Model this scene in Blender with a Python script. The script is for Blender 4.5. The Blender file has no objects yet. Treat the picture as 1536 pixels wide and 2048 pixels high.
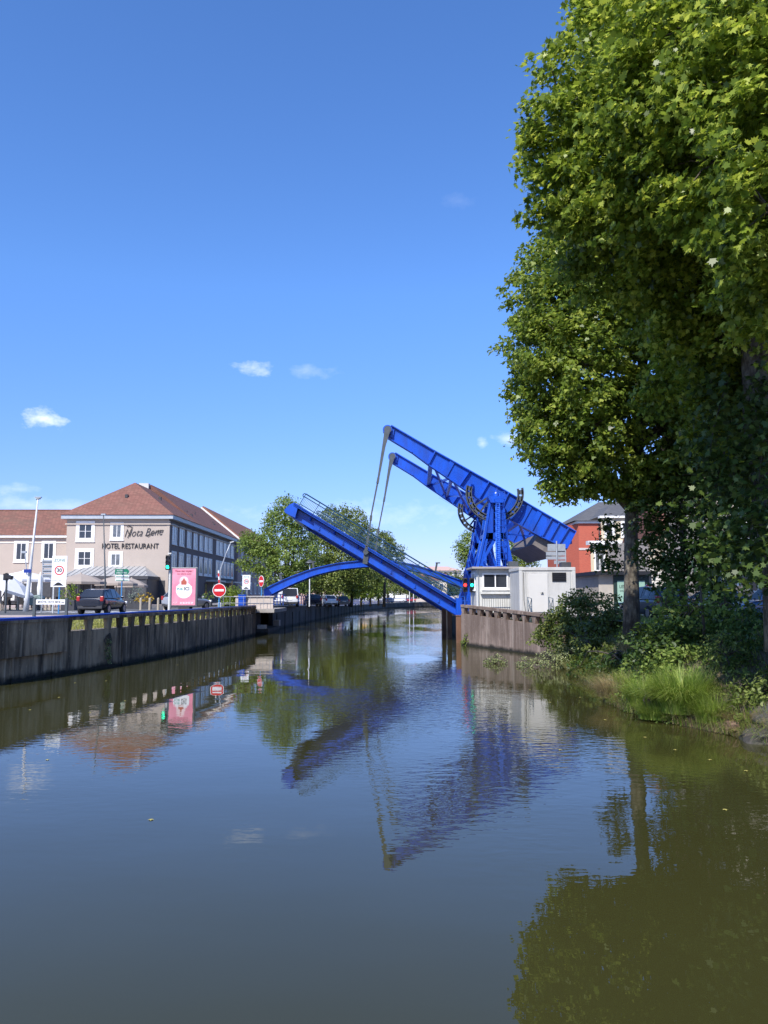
import bpy, bmesh, math, random
import numpy as np
from mathutils import Vector, Matrix, noise
R = math.radians
SC = bpy.context.scene
COL = SC.collection
# ---------------------------------------------------------------- camera, sky, sun
CAMZ = 3.2; TILT = R(5.92); F = 1600.0
cam_d = bpy.data.cameras.new("camera"); cam = bpy.data.objects.new("camera", cam_d); COL.objects.link(cam)
cam.location = (0, 0, CAMZ); cam.rotation_euler = (R(90) + TILT, 0, 0)
cam_d.sensor_fit = 'AUTO'; cam_d.sensor_width = 36; cam_d.lens = F / 2048 * 36
cam_d.clip_start = 0.1; cam_d.clip_end = 9000
SC.camera = cam
SUN_EL = R(46); SUN_VEC = Vector((-0.42, -0.90, 0)).normalized() * math.cos(SUN_EL) + Vector((0, 0, math.sin(SUN_EL)))
SKY_STRENGTH = 0.13
world = bpy.data.worlds.new("World"); SC.world = world; world.use_nodes = True
wn = world.node_tree.nodes; wl = world.node_tree.links; wn.clear()
sky = wn.new('ShaderNodeTexSky'); sky.sky_type = 'NISHITA'; sky.sun_disc = False
sky.sun_elevation = SUN_EL; sky.sun_rotation = math.atan2(SUN_VEC.x, SUN_VEC.y)
sky.air_density = 1.0; sky.dust_density = 0.35; sky.ozone_density = 2.6; sky.altitude = 200
tc = wn.new('ShaderNodeTexCoord')
hs = wn.new('ShaderNodeHueSaturation'); hs.inputs['Saturation'].default_value = 1.12; hs.inputs['Value'].default_value = 1.0
wl.new(sky.outputs[0], hs.inputs['Color'])
tn = wn.new('ShaderNodeMix'); tn.data_type = 'RGBA'; tn.blend_type = 'MULTIPLY'; tn.inputs['Factor'].default_value = 1; tn.inputs['B'].default_value = (.77, .945, 1.24, 1)
wl.new(hs.outputs[0], tn.inputs['A'])
spz = wn.new('ShaderNodeSeparateXYZ'); wl.new(tc.outputs['Generated'], spz.inputs[0])
hz = wn.new('ShaderNodeMapRange'); hz.inputs[1].default_value = 0.0; hz.inputs[2].default_value = .36; wl.new(spz.outputs[2], hz.inputs[0])
hc = wn.new('ShaderNodeMix'); hc.data_type = 'RGBA'; hc.inputs['A'].default_value = (.62, .53, .72, 1); hc.inputs['B'].default_value = (1, 1, 1, 1); wl.new(hz.outputs[0], hc.inputs['Factor'])
t2_ = wn.new('ShaderNodeMix'); t2_.data_type = 'RGBA'; t2_.blend_type = 'MULTIPLY'; t2_.inputs['Factor'].default_value = 1
wl.new(tn.outputs['Result'], t2_.inputs['A']); wl.new(hc.outputs['Result'], t2_.inputs['B']); last = t2_.outputs['Result']
def pix_dir(px, py):
    dx = (px - 768) / F; dy = (1024 - py) / F
    return Vector((dx, math.cos(TILT) - dy * math.sin(TILT), math.sin(TILT) + dy * math.cos(TILT)))
# small fair-weather clouds of the sky itself (direction on the sky, width, height, amount)
nz = wn.new('ShaderNodeTexNoise'); nz.inputs['Scale'].default_value = 46; nz.inputs['Detail'].default_value = 7; nz.inputs['Roughness'].default_value = .62
nzm = wn.new('ShaderNodeVectorMath'); nzm.operation = 'MULTIPLY'; nzm.inputs[1].default_value = (1, 1, 1.8)
wl.new(tc.outputs['Generated'], nzm.inputs[0]); wl.new(nzm.outputs[0], nz.inputs['Vector'])
def wmath(op, a, b=None, clamp=False):
    n = wn.new('ShaderNodeMath'); n.operation = op; n.use_clamp = clamp
    for i, v in enumerate((a, b)):
        if v is None: continue
        if isinstance(v, (int, float)): n.inputs[i].default_value = v
        else: wl.new(v, n.inputs[i])
    return n.outputs[0]
for (px, py, wx, wz, amt, seed) in ((88, 838, .044, .020, .38, 0), (508, 737, .040, .016, .26, 1), (615, 742, .05, .014, .10, 2),
                              (1018, 878, .036, .016, .22, 3), (918, 402, .03, .014, .03, 4), (30, 978, .04, .010, .12, 5), (965, 886, .014, .01, .2, 6), 
                              (60, 1010, .2, .018, .12, 9), (700, 1030, .25, .03, .10, 10)):
    d = pix_dir(px, py).normalized()
    s = wn.new('ShaderNodeVectorMath'); s.operation = 'SUBTRACT'; s.inputs[1].default_value = d
    wl.new(tc.outputs['Generated'], s.inputs[0])
    m = wn.new('ShaderNodeVectorMath'); m.operation = 'DIVIDE'; m.inputs[1].default_value = (wx, wx * 2, wz)
    wl.new(s.outputs[0], m.inputs[0])
    l = wn.new('ShaderNodeVectorMath'); l.operation = 'LENGTH'; wl.new(m.outputs[0], l.inputs[0])
    g = wmath('SUBTRACT', 1.0, l.outputs['Value'], True)
    f = wmath('MULTIPLY', wmath('SUBTRACT', wmath('ADD', wmath('MULTIPLY', g, .62), nz.outputs[0]), .74, True), 3.6 * amt, True)
    f = wmath('MULTIPLY', f, wmath('MULTIPLY', g, 3.0, True), True)
    mx = wn.new('ShaderNodeMix'); mx.data_type = 'RGBA'; mx.inputs['B'].default_value = (8.0, 8.2, 8.8, 1)
    wl.new(f, mx.inputs['Factor']); wl.new(last, mx.inputs['A']); last = mx.outputs['Result']
bg = wn.new('ShaderNodeBackground'); bg.inputs['Strength'].default_value = SKY_STRENGTH
wo = wn.new('ShaderNodeOutputWorld'); wl.new(last, bg.inputs['Color']); wl.new(bg.outputs[0], wo.inputs[0])
sd = bpy.data.lights.new("sun", 'SUN'); sd.energy = 3.9; sd.angle = R(0.5); sd.color = (1, .95, .87)
sun = bpy.data.objects.new("sun", sd); COL.objects.link(sun); sun.rotation_euler = SUN_VEC.to_track_quat('Z', 'Y').to_euler()
SC.view_settings.view_transform = 'Standard'; SC.view_settings.look = 'None'; SC.view_settings.gamma = 1; SC.view_settings.exposure = 0.62
SC.render.resolution_x = 768; SC.render.resolution_y = 1024
SC.render.engine = 'CYCLES'; SC.cycles.max_bounces = 6; SC.cycles.transparent_max_bounces = 8

def at(px, py, Y):
    d = pix_dir(px, py); k = Y / d.y
    return Vector((d.x * k, Y, CAMZ + d.z * k))
def mpp(Y): return Y / F          # metres per photograph pixel at distance Y

# ---------------------------------------------------------------- helpers
def wloc(o):
    v = Vector((0, 0, 0))
    while o is not None: v = v + o.location; o = o.parent
    return v
class MB:
    def __init__(s): s.v = []; s.f = []; s.sm = False
    def add(s, vs, fs):
        b = len(s.v); s.v += [tuple(v) for v in vs]; s.f += [tuple(b + i for i in f) for f in fs]; return s
    def box(s, c, d, rz=0.0, M=None):
        hx, hy, hz = d[0] / 2, d[1] / 2, d[2] / 2
        vs = [Vector((x, y, z)) for z in (-hz, hz) for y in (-hy, hy) for x in (-hx, hx)]
        if M is not None: vs = [M @ v for v in vs]
        elif rz: vs = [Matrix.Rotation(rz, 3, 'Z') @ v for v in vs]
        c = Vector(c)
        return s.add([v + c for v in vs], [(0, 2, 3, 1), (4, 5, 7, 6), (0, 1, 5, 4), (2, 6, 7, 3), (0, 4, 6, 2), (1, 3, 7, 5)])
    def box2(s, a, b):
        return s.box([(p + q) / 2 for p, q in zip(a, b)], [abs(q - p) for p, q in zip(a, b)])
    def prism(s, prof, d):          # prof: list of 3D points (planar, closed), extruded by vector d
        n = len(prof); d = Vector(d); p = [Vector(q) for q in prof]
        nrm = sum(((p[i] - p[0]).cross(p[(i + 1) % n] - p[0]) for i in range(1, n - 1)), Vector((0, 0, 0)))
        if nrm.dot(d) > 0: p = p[::-1]
        return s.add(p + [q + d for q in p], [tuple(range(n)), tuple(range(2 * n - 1, n - 1, -1))] +
                     [(i, n + i, n + (i + 1) % n, (i + 1) % n)[::1] for i in range(n)])
    def bar(s, a, b, w, h=None, up=(0, 0, 1)):   # rectangular bar: w sideways, h along up
        a = Vector(a); b = Vector(b); h = w if h is None else h
        t = (b - a); L = t.length
        if L < 1e-6: return s
        t /= L; up = Vector(up)
        if abs(t.dot(up)) > .98: up = Vector((0, 1, 0)) if abs(t.y) < .9 else Vector((1, 0, 0))
        sd_ = t.cross(up).normalized(); u = sd_.cross(t).normalized()
        vs = []
        for q in (a, b):
            for (i, j) in ((-1, -1), (1, -1), (1, 1), (-1, 1)): vs.append(q + sd_ * (i * w / 2) + u * (j * h / 2))
        return s.add(vs, [(0, 1, 2, 3)[::-1], (4, 5, 6, 7), (0, 4, 5, 1)[::-1], (1, 5, 6, 2)[::-1], (2, 6, 7, 3)[::-1], (3, 7, 4, 0)[::-1]])
    def tube(s, pts, rs, n=10, caps=True):
        pts = [Vector(p) for p in pts]
        if not isinstance(rs, (list, tuple)): rs = [rs] * len(pts)
        vs = []; prev = None
        for i, p in enumerate(pts):
            t = (pts[min(i + 1, len(pts) - 1)] - pts[max(i - 1, 0)]).normalized()
            if prev is None: a = t.orthogonal().normalized()
            else: a = (prev - t * prev.dot(t)).normalized()
            prev = a; b = t.cross(a)
            for k in range(n):
                an = 2 * math.pi * k / n
                vs.append(p + (a * math.cos(an) + b * math.sin(an)) * rs[i])
        fs = []
        for i in range(len(pts) - 1):
            for k in range(n):
                fs.append((i * n + k, i * n + (k + 1) % n, (i + 1) * n + (k + 1) % n, (i + 1) * n + k))
        if caps: fs += [tuple(range(n))[::-1], tuple(range((len(pts) - 1) * n, len(pts) * n))]
        return s.add(vs, fs)
    def disc(s, c, r, nrm, th=.02, n=28):
        nrm = Vector(nrm).normalized(); c = Vector(c)
        return s.tube([c, c + nrm * th], r, n)
    def lathe(s, prof, c=(0, 0, 0), n=16):
        c = Vector(c); vs = []
        for (r, z) in prof:
            for k in range(n):
                a = 2 * math.pi * k / n; vs.append(c + Vector((r * math.cos(a), r * math.sin(a), z)))
        fs = []
        for i in range(len(prof) - 1):
            for k in range(n): fs.append((i * n + k, i * n + (k + 1) % n, (i + 1) * n + (k + 1) % n, (i + 1) * n + k))
        fs += [tuple(range(n))[::-1], tuple(range((len(prof) - 1) * n, len(prof) * n))]
        return s.add(vs, fs)
    def build(s, name, mat, parent=None, world=False, bevel=0.0, smooth=False):
        me = bpy.data.meshes.new(name)
        off = wloc(parent) if (world and parent is not None) else Vector((0, 0, 0))
        me.from_pydata([tuple(Vector(v) - off) for v in s.v], [], s.f); me.update()
        o = bpy.data.objects.new(name, me); COL.objects.link(o)
        if mat is not None: me.materials.append(mat)
        if parent is not None: o.parent = parent
        if smooth: me.polygons.foreach_set('use_smooth', [True] * len(me.polygons))
        if bevel:
            m = o.modifiers.new('bevel', 'BEVEL'); m.width = bevel; m.segments = 2; m.limit_method = 'ANGLE'
        return o
def tag(o, label=None, cat=None, group=None, kind=None):
    if label: o['label'] = label
    if cat: o['category'] = cat
    if group: o['group'] = group
    if kind: o['kind'] = kind
    return o
def thing(name, label, cat, loc=(0, 0, 0), rz=0, group=None):
    o = bpy.data.objects.new(name, None); COL.objects.link(o); o.location = loc; o.rotation_euler = (0, 0, rz)
    o.empty_display_size = .1
    return tag(o, label, cat, group)
def copy_tree(o, parent=None):
    c = o.copy(); COL.objects.link(c); c.parent = parent
    for ch in list(o.children): copy_tree(ch, c)
    return c
def dup(o, loc, rz=0, scale=None, label=None, group=None):
    c = copy_tree(o); c.location = loc; c.rotation_euler = (0, 0, rz)
    if scale is not None: c.scale = scale if not isinstance(scale, (int, float)) else (scale,) * 3
    if label: c['label'] = label
    if group: c['group'] = group
    return c
def text(name, body, size, mat, parent, loc, rot=(R(90), 0, 0), ext=.004, align='CENTER', world=True, shear=0, bold=0, sx=1.0):
    cu = bpy.data.curves.new(name, 'FONT'); cu.body = body; cu.size = size; cu.extrude = ext; cu.align_x = align; cu.align_y = 'CENTER'
    cu.shear = shear; cu.offset = bold; cu.resolution_u = 3
    tmp = bpy.data.objects.new(name, cu); COL.objects.link(tmp)
    dg = bpy.context.evaluated_depsgraph_get()
    me = bpy.data.meshes.new_from_object(tmp.evaluated_get(dg)); bpy.data.objects.remove(tmp)
    me.materials.clear(); me.materials.append(mat)
    o = bpy.data.objects.new(name, me); COL.objects.link(o); o.parent = parent
    o.location = Vector(loc) - (wloc(parent) if world else Vector((0, 0, 0))); o.rotation_euler = rot; o.scale = (sx, 1, 1)
    return o

# ---------------------------------------------------------------- materials
def nodes(name):
    m = bpy.data.materials.new(name); m.use_nodes = True
    nt = m.node_tree; b = nt.nodes['Principled BSDF']
    return m, nt, b
def c4(c): return (c[0], c[1], c[2], 1)
def pm(name, col, rough=.6, metal=0.0, var=.12, scale=2.0, bump=0.0, bscale=30.0, stretch=(1, 1, 1), dirt=None, dirt_amt=.5, dscale=1.2, spec=.5, coat=0.0):
    m, nt, b = nodes(name); N = nt.nodes; L = nt.links
    tcn = N.new('ShaderNodeTexCoord'); mp = N.new('ShaderNodeMapping'); mp.inputs['Scale'].default_value = stretch
    L.new(tcn.outputs['Object'], mp.inputs[0])
    n = N.new('ShaderNodeTexNoise'); n.inputs['Scale'].default_value = scale; n.inputs['Detail'].default_value = 6; n.inputs['Roughness'].default_value = .6
    L.new(mp.outputs[0], n.inputs['Vector'])
    r = N.new('ShaderNodeValToRGB'); r.color_ramp.elements[0].position = .3; r.color_ramp.elements[1].position = .7
    r.color_ramp.elements[0].color = c4([x * (1 - var) for x in col]); r.color_ramp.elements[1].color = c4([min(1, x * (1 + var)) for x in col])
    L.new(n.outputs[0], r.inputs[0]); out = r.outputs[0]
    if dirt is not None:
        n2 = N.new('ShaderNodeTexNoise'); n2.inputs['Scale'].default_value = dscale; n2.inputs['Detail'].default_value = 8; n2.inputs['Roughness'].default_value = .7
        L.new(mp.outputs[0], n2.inputs['Vector'])
        r2 = N.new('ShaderNodeValToRGB'); r2.color_ramp.elements[0].position = .46; r2.color_ramp.elements[1].position = .66
        r2.color_ramp.elements[0].color = (0, 0, 0, 1); r2.color_ramp.elements[1].color = (dirt_amt,) * 3 + (1,)
        L.new(n2.outputs[0], r2.inputs[0])
        mx = N.new('ShaderNodeMix'); mx.data_type = 'RGBA'; mx.inputs['B'].default_value = c4(dirt)
        L.new(r2.outputs[0], mx.inputs['Factor']); L.new(out, mx.inputs['A']); out = mx.outputs['Result']
    L.new(out, b.inputs['Base Color'])
    b.inputs['Roughness'].default_value = rough; b.inputs['Metallic'].default_value = metal; b.inputs['Specular IOR Level'].default_value = spec
    b.inputs['Coat Weight'].default_value = coat
    if bump:
        n3 = N.new('ShaderNodeTexNoise'); n3.inputs['Scale'].default_value = bscale; n3.inputs['Detail'].default_value = 5
        L.new(tcn.outputs['Object'], n3.inputs['Vector'])
        bp = N.new('ShaderNodeBump'); bp.inputs['Strength'].default_value = bump; bp.inputs['Distance'].default_value = .03
        L.new(n3.outputs[0], bp.inputs['Height']); L.new(bp.outputs[0], b.inputs['Normal'])
    return m
def emit(name, col, s):
    m, nt, b = nodes(name); b.inputs['Base Color'].default_value = c4(col)
    b.inputs['Emission Color'].default_value = c4(col); b.inputs['Emission Strength'].default_value = s; return m
def glass(name, col=(.03, .035, .045), rough=.06):
    return pm(name, col, rough, 0, .3, .6, spec=.7)
def roof_mat(name, ca, cb, period=.34, moss=(.12, .09, .06), moss_amt=.35, vscale=.5):
    m, nt, b = nodes(name); N = nt.nodes; L = nt.links
    t = N.new('ShaderNodeTexCoord')
    w = N.new('ShaderNodeTexWave'); w.wave_type = 'BANDS'; w.bands_direction = 'Z'; w.wave_profile = 'SAW'; w.inputs['Scale'].default_value = .3142 / period
    L.new(t.outputs['Object'], w.inputs['Vector'])
    # vertical tile joints: brick pattern from x+y and z
    sp = N.new('ShaderNodeSeparateXYZ'); L.new(t.outputs['Object'], sp.inputs[0])
    ad = N.new('ShaderNodeMath'); ad.operation = 'ADD'; L.new(sp.outputs[0], ad.inputs[0]); L.new(sp.outputs[1], ad.inputs[1])
    cb_ = N.new('ShaderNodeCombineXYZ'); L.new(ad.outputs[0], cb_.inputs[0]); L.new(sp.outputs[2], cb_.inputs[1])
    br = N.new('ShaderNodeTexBrick'); br.inputs['Scale'].default_value = 1.0; br.inputs['Brick Width'].default_value = .42; br.inputs['Row Height'].default_value = period * .5
    br.inputs['Mortar Size'].default_value = .018; br.inputs['Color1'].default_value = c4(ca); br.inputs['Color2'].default_value = c4(cb); br.inputs['Mortar'].default_value = c4([x * .45 for x in ca])
    L.new(cb_.outputs[0], br.inputs['Vector'])
    n = N.new('ShaderNodeTexNoise'); n.inputs['Scale'].default_value = vscale; n.inputs['Detail'].default_value = 8; n.inputs['Roughness'].default_value = .7
    L.new(t.outputs['Object'], n.inputs['Vector'])
    r = N.new('ShaderNodeValToRGB'); r.color_ramp.elements[0].position = .45; r.color_ramp.elements[1].position = .7
    r.color_ramp.elements[0].color = (0, 0, 0, 1); r.color_ramp.elements[1].color = (moss_amt,) * 3 + (1,)
    L.new(n.outputs[0], r.inputs[0])
    mx = N.new('ShaderNodeMix'); mx.data_type = 'RGBA'; mx.inputs['B'].default_value = c4(moss)
    L.new(r.outputs[0], mx.inputs['Factor']); L.new(br.outputs[0], mx.inputs['A']); L.new(mx.outputs['Result'], b.inputs['Base Color'])
    bp = N.new('ShaderNodeBump'); bp.inputs['Strength'].default_value = .8; bp.inputs['Distance'].default_value = .06
    L.new(w.outputs[0], bp.inputs['Height']); L.new(bp.outputs[0], b.inputs['Normal']); b.inputs['Roughness'].default_value = .85
    return m
def brick_mat(name, ca, cb, mortar):
    m, nt, b = nodes(name); N = nt.nodes; L = nt.links
    t = N.new('ShaderNodeTexCoord'); sp = N.new('ShaderNodeSeparateXYZ'); L.new(t.outputs['Object'], sp.inputs[0])
    ad = N.new('ShaderNodeMath'); ad.operation = 'ADD'; L.new(sp.outputs[0], ad.inputs[0]); L.new(sp.outputs[1], ad.inputs[1])
    cb_ = N.new('ShaderNodeCombineXYZ'); L.new(ad.outputs[0], cb_.inputs[0]); L.new(sp.outputs[2], cb_.inputs[1])
    br = N.new('ShaderNodeTexBrick'); br.inputs['Scale'].default_value = 1; br.inputs['Brick Width'].default_value = .24; br.inputs['Row Height'].default_value = .08; br.inputs['Mortar Size'].default_value = .01
    br.inputs['Color1'].default_value = c4(ca); br.inputs['Color2'].default_value = c4(cb); br.inputs['Mortar'].default_value = c4(mortar)
    L.new(cb_.outputs[0], br.inputs['Vector']); L.new(br.outputs[0], b.inputs['Base Color']); b.inputs['Roughness'].default_value = .85
    return m
def quay_mat(name, base, dark, streak, line=None, sy=1.0):
    """board-marked concrete: weathered, with long vertical run-off stains and panel joints"""
    m, nt, b = nodes(name); N = nt.nodes; L = nt.links
    t = N.new('ShaderNodeTexCoord')
    def noise_(sc, scale, det=8, rough=.65):
        mp = N.new('ShaderNodeMapping'); mp.inputs['Scale'].default_value = sc; L.new(t.outputs['Object'], mp.inputs[0])
        n = N.new('ShaderNodeTexNoise'); n.inputs['Scale'].default_value = scale; n.inputs['Detail'].default_value = det; n.inputs['Roughness'].default_value = rough
        L.new(mp.outputs[0], n.inputs['Vector']); return n.outputs[0]
    def ramp(x, a, bb, lo=0.0, hi=1.0):
        r = N.new('ShaderNodeMapRange'); r.inputs[1].default_value = a; r.inputs[2].default_value = bb; r.inputs[3].default_value = lo; r.inputs[4].default_value = hi
        L.new(x, r.inputs[0]); return r.outputs[0]
    def mix(f, a, bb):
        mx = N.new('ShaderNodeMix'); mx.data_type = 'RGBA'
        L.new(f, mx.inputs['Factor'])
        for k, v in (('A', a), ('B', bb)):
            if isinstance(v, tuple): mx.inputs[k].default_value = c4(v)
            else: L.new(v, mx.inputs[k])
        return mx.outputs['Result']
    c = mix(ramp(noise_((1, 1, .12), 1.6), .40, .60), base, dark)
    c = mix(ramp(noise_((1, 1, .7), .55, 6, .6), .46, .60, 0, .7), c, dark)
    c = mix(ramp(noise_((1, 1, .05), 4.5), .55, .72, 0, .75), c, streak)
    c = mix(ramp(noise_((1, 1, 1), 7), .62, .72, 0, .55), c, tuple(min(1, x * 1.9) for x in base))
    # wet, algae-dark foot just above the water
    sp = N.new('ShaderNodeSeparateXYZ'); L.new(t.outputs['Object'], sp.inputs[0])
    ad = N.new('ShaderNodeMath'); ad.operation = 'ADD'; L.new(sp.outputs[2], ad.inputs[0])
    mm = N.new('ShaderNodeMath'); mm.operation = 'MULTIPLY'; mm.inputs[1].default_value = .5; L.new(noise_((1, 1, 1), 2.0), mm.inputs[0]); L.new(mm.outputs[0], ad.inputs[1])
    c = mix(ramp(ad.outputs[0], .32, .52, 1, 0), c, (.014, .013, .008))
    L.new(c, b.inputs['Base Color']); b.inputs['Roughness'].default_value = .85
    bp = N.new('ShaderNodeBump'); bp.inputs['Strength'].default_value = .7; bp.inputs['Distance'].default_value = .05
    L.new(noise_((1, 1, .3), 9), bp.inputs['Height']); L.new(bp.outputs[0], b.inputs['Normal'])
    return m
def leaf_mat(name, dark, mid, light, trans=.35, rough=.45):
    m, nt, b = nodes(name); N = nt.nodes; L = nt.links
    a = N.new('ShaderNodeAttribute'); a.attribute_name = 'tint'
    r = N.new('ShaderNodeValToRGB'); r.color_ramp.elements[0].position = 0.0; r.color_ramp.elements[0].color = c4(dark)
    r.color_ramp.elements[1].position = 1.0; r.color_ramp.elements[1].color = c4(light)
    e = r.color_ramp.elements.new(.55); e.color = c4(mid)
    L.new(a.outputs['Fac'], r.inputs[0]); L.new(r.outputs[0], b.inputs['Base Color'])
    b.inputs['Roughness'].default_value = rough; b.inputs['Specular IOR Level'].default_value = .35
    tr = N.new('ShaderNodeBsdfTranslucent'); g = N.new('ShaderNodeHueSaturation'); g.inputs['Hue'].default_value = .485; g.inputs['Value'].default_value = 1.5
    L.new(r.outputs[0], g.inputs['Color']); L.new(g.outputs[0], tr.inputs['Color'])
    ms = N.new('ShaderNodeMixShader'); ms.inputs[0].default_value = trans
    L.new(b.outputs[0], ms.inputs[1]); L.new(tr.outputs[0], ms.inputs[2])
    L.new(ms.outputs[0], N['Material Output'].inputs['Surface'])
    return m
def rail_frac(n): return [i / n for i in range(n + 1)]
BLUE = pm('blue_paint', (.004, .075, .50), .38, 0, .16, .9, dirt=(.02, .03, .12), dirt_amt=.45, dscale=2.2, coat=.15, stretch=(1, 1, .3), bump=.08, bscale=6)
BLUE2 = pm('blue_rail_paint', (.02, .08, .36), .4, 0, .15, 3)
TEAL = pm('dark_rail_paint', (.02, .06, .10), .45, 0, .15, 3)
STEEL = pm('weathered_steel', (.085, .095, .10), .5, .3, .2, 3)
DKSTEEL = pm('dark_rack_steel', (.075, .085, .09), .55, .3, .3, 5, bump=.2)
GALV = pm('galvanised', (.42, .44, .45), .45, .5, .15, 4)
CWT = pm('counterweight_concrete', (.17, .15, .14), .8, 0, .2, 2, bump=.3, bscale=8)
WHITE = pm('white_paint', (.78, .78, .76), .5, 0, .05, 2)
OFFW = pm('off_white_sheet', (.60, .60, .57), .6, 0, .08, 1.5, dirt=(.36, .34, .3), dirt_amt=.4, dscale=2, stretch=(1, 1, .4))
CABG = pm('container_grey', (.52, .51, .48), .6, 0, .06, 1.5, dirt=(.33, .31, .28), dirt_amt=.45, dscale=1.6, stretch=(1, 1, .35), bump=.05)
BLACK = pm('black_plastic', (.014, .014, .016), .5, 0, .2, 4)
CHAR = pm('charcoal', (.045, .045, .05), .6, 0, .2, 3)
GLASS = glass('window_glass'); GLASS2 = pm('curtained_glass', (.12, .13, .14), .08, 0, .35, 1.6, spec=.8)
ASPH = pm('asphalt', (.10, .098, .095), .9, 0, .2, 1.2, bump=.2, bscale=60, dirt=(.14, .13, .12), dirt_amt=.5, dscale=.4)
PAVE = pm('pink_paving', (.46, .36, .31), .85, 0, .12, 1.5, dirt=(.33, .28, .25), dirt_amt=.4)
CONC = pm('concrete', (.36, .33, .30), .85, 0, .15, 2, bump=.2, dirt=(.2, .18, .16), dirt_amt=.5)
GRASSG = pm('grass_ground', (.085, .11, .025), .95, 0, .35, 3, bump=.8, bscale=25, dirt=(.16, .14, .06), dirt_amt=.5)
EARTH = pm('bank_earth', (.085, .065, .04), .95, 0, .35, 2, bump=.9, bscale=6, dirt=(.04, .05, .02), dirt_amt=.7)
BARK = pm('plane_bark', (.075, .06, .045), .9, 0, .45, 5, bump=1.0, bscale=14, stretch=(1, 1, .45), dirt=(.27, .24, .18), dirt_amt=.85, dscale=5.5)
BARK2 = pm('brown_bark', (.075, .06, .045), .9, 0, .3, 4, bump=.6, bscale=18)
RED = pm('sign_red', (.55, .012, .018), .4, 0, .06, 3); SWHITE = pm('sign_white', (.8, .8, .8), .4, 0, .03, 3)
SBLACK = pm('sign_black', (.012, .012, .014), .5, 0, .05, 3); SGREEN = pm('sign_green', (.01, .17, .09), .4, 0, .06, 3)
SBLUE = pm('sign_blue', (.01, .035, .25), .4, 0, .06, 3); PBLUE = pm('pole_blue', (.06, .24, .5), .45, 0, .08, 3)
# ---------------------------------------------------------------- foliage helpers
RNG = np.random.default_rng(7)
MAPLE = np.array([(0, 0), (.34, -.06), (.26, .12), (.52, .34), (.27, .40), (.30, .62), (.12, .56), (0, 1.0), (-.12, .56), (-.30, .62), (-.27, .40), (-.52, .34), (-.26, .12), (-.34, -.06)])
MAPLE8 = np.array([(0, 0), (.36, .0), (.48, .36), (.22, .42), (0, 1.0), (-.22, .42), (-.48, .36), (-.36, .0)])
OVAL = np.array([(0, 0), (.26, .3), (.22, .7), (0, 1.0), (-.22, .7), (-.26, .3)])
RHOMB = np.array([(0, 0), (.36, .5), (0, 1.0), (-.36, .5)])
def leaves_mesh(name, mat, pos, size, shape, parent, outward=None, up=.7, tint=None, rng=RNG, fold=.12, sizevar=.35):
    n = len(pos); k = len(shape); pos = np.asarray(pos, dtype=np.float64)
    nr = rng.normal(size=(n, 3)) * .55
    nr[:, 2] += up
    if outward is not None: nr += outward * .55
    nr /= np.linalg.norm(nr, axis=1, keepdims=True) + 1e-9
    t = rng.normal(size=(n, 3)); t[:, 2] -= .5
    if outward is not None: t += outward * .8
    t -= nr * np.sum(t * nr, axis=1, keepdims=True); t /= np.linalg.norm(t, axis=1, keepdims=True) + 1e-9
    b = np.cross(nr, t)
    s = size * (1 + sizevar * rng.uniform(-1, 1, size=n))
    a = shape[:, 0]; c = shape[:, 1] - .4; fz = np.abs(a) * fold * -2 - (shape[:, 1] ** 2) * fold
    v = pos[:, None, :] + s[:, None, None] * (b[:, None, :] * a[None, :, None] + t[:, None, :] * c[None, :, None] + nr[:, None, :] * fz[None, :, None])
    off = np.array(wloc(parent)) if parent is not None else np.zeros(3)
    v = (v.reshape(-1, 3) - off).astype(np.float32)
    me = bpy.data.meshes.new(name); me.vertices.add(n * k); me.vertices.foreach_set('co', v.ravel())
    me.loops.add(n * k); me.loops.foreach_set('vertex_index', np.arange(n * k, dtype=np.int32))
    me.polygons.add(n); me.polygons.foreach_set('loop_start', np.arange(0, n * k, k, dtype=np.int32))
    me.polygons.foreach_set('loop_total', np.full(n, k, dtype=np.int32))
    me.update(calc_edges=True)
    at_ = me.attributes.new('tint', 'FLOAT', 'POINT')
    if tint is None: tint = rng.uniform(0, 1, n)
    at_.data.foreach_set('value', np.repeat(np.clip(tint, 0, 1), k).astype(np.float32))
    me.materials.append(mat)
    o = bpy.data.objects.new(name, me); COL.objects.link(o); o.parent = parent
    return o
def blob_clusters(blobs, density, rng, lump=.22, keep_in=.12, flat=1.0):
    """cluster centres spread through the outer shell of a set of ellipsoids; returns centres, outward directions"""
    P = []; O = []
    for bi, bl in enumerate(blobs):
        c = np.array(bl[0]); r = np.array(bl[1] if hasattr(bl[1], '__len__') else (bl[1],) * 3, dtype=float)
        m = int(density * 4 * math.pi * (np.prod(r) ** (2 / 3))) + 3
        d = rng.normal(size=(m, 3)); d /= np.linalg.norm(d, axis=1, keepdims=True)
        rr = rng.uniform(.25, 1, m) ** .28; sp_ = rng.uniform(size=m) < .10; rr = np.where(sp_, rr * rng.uniform(1.02, 1.22, m), rr)
        ph = c * 1.7
        l = 1 + lump * (np.sin(d[:, 0] * 5 + ph[0]) * np.sin(d[:, 1] * 4.3 + ph[1] + d[:, 2] * 2) + .6 * np.sin(d[:, 2] * 8 + d[:, 0] * 6 + ph[2]))
        P.append(c + d * r * (rr * l)[:, None]); O.append(d)
    P = np.concatenate(P); O = np.concatenate(O)
    inside = np.zeros(len(P), bool)
    for bl in blobs:
        c = np.array(bl[0]); r = np.array(bl[1] if hasattr(bl[1], '__len__') else (bl[1],) * 3, dtype=float)
        inside |= (np.linalg.norm((P - c) / r, axis=1) < .62)
    keep = ~inside | (rng.uniform(size=len(P)) < keep_in)
    return P[keep], O[keep]
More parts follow.
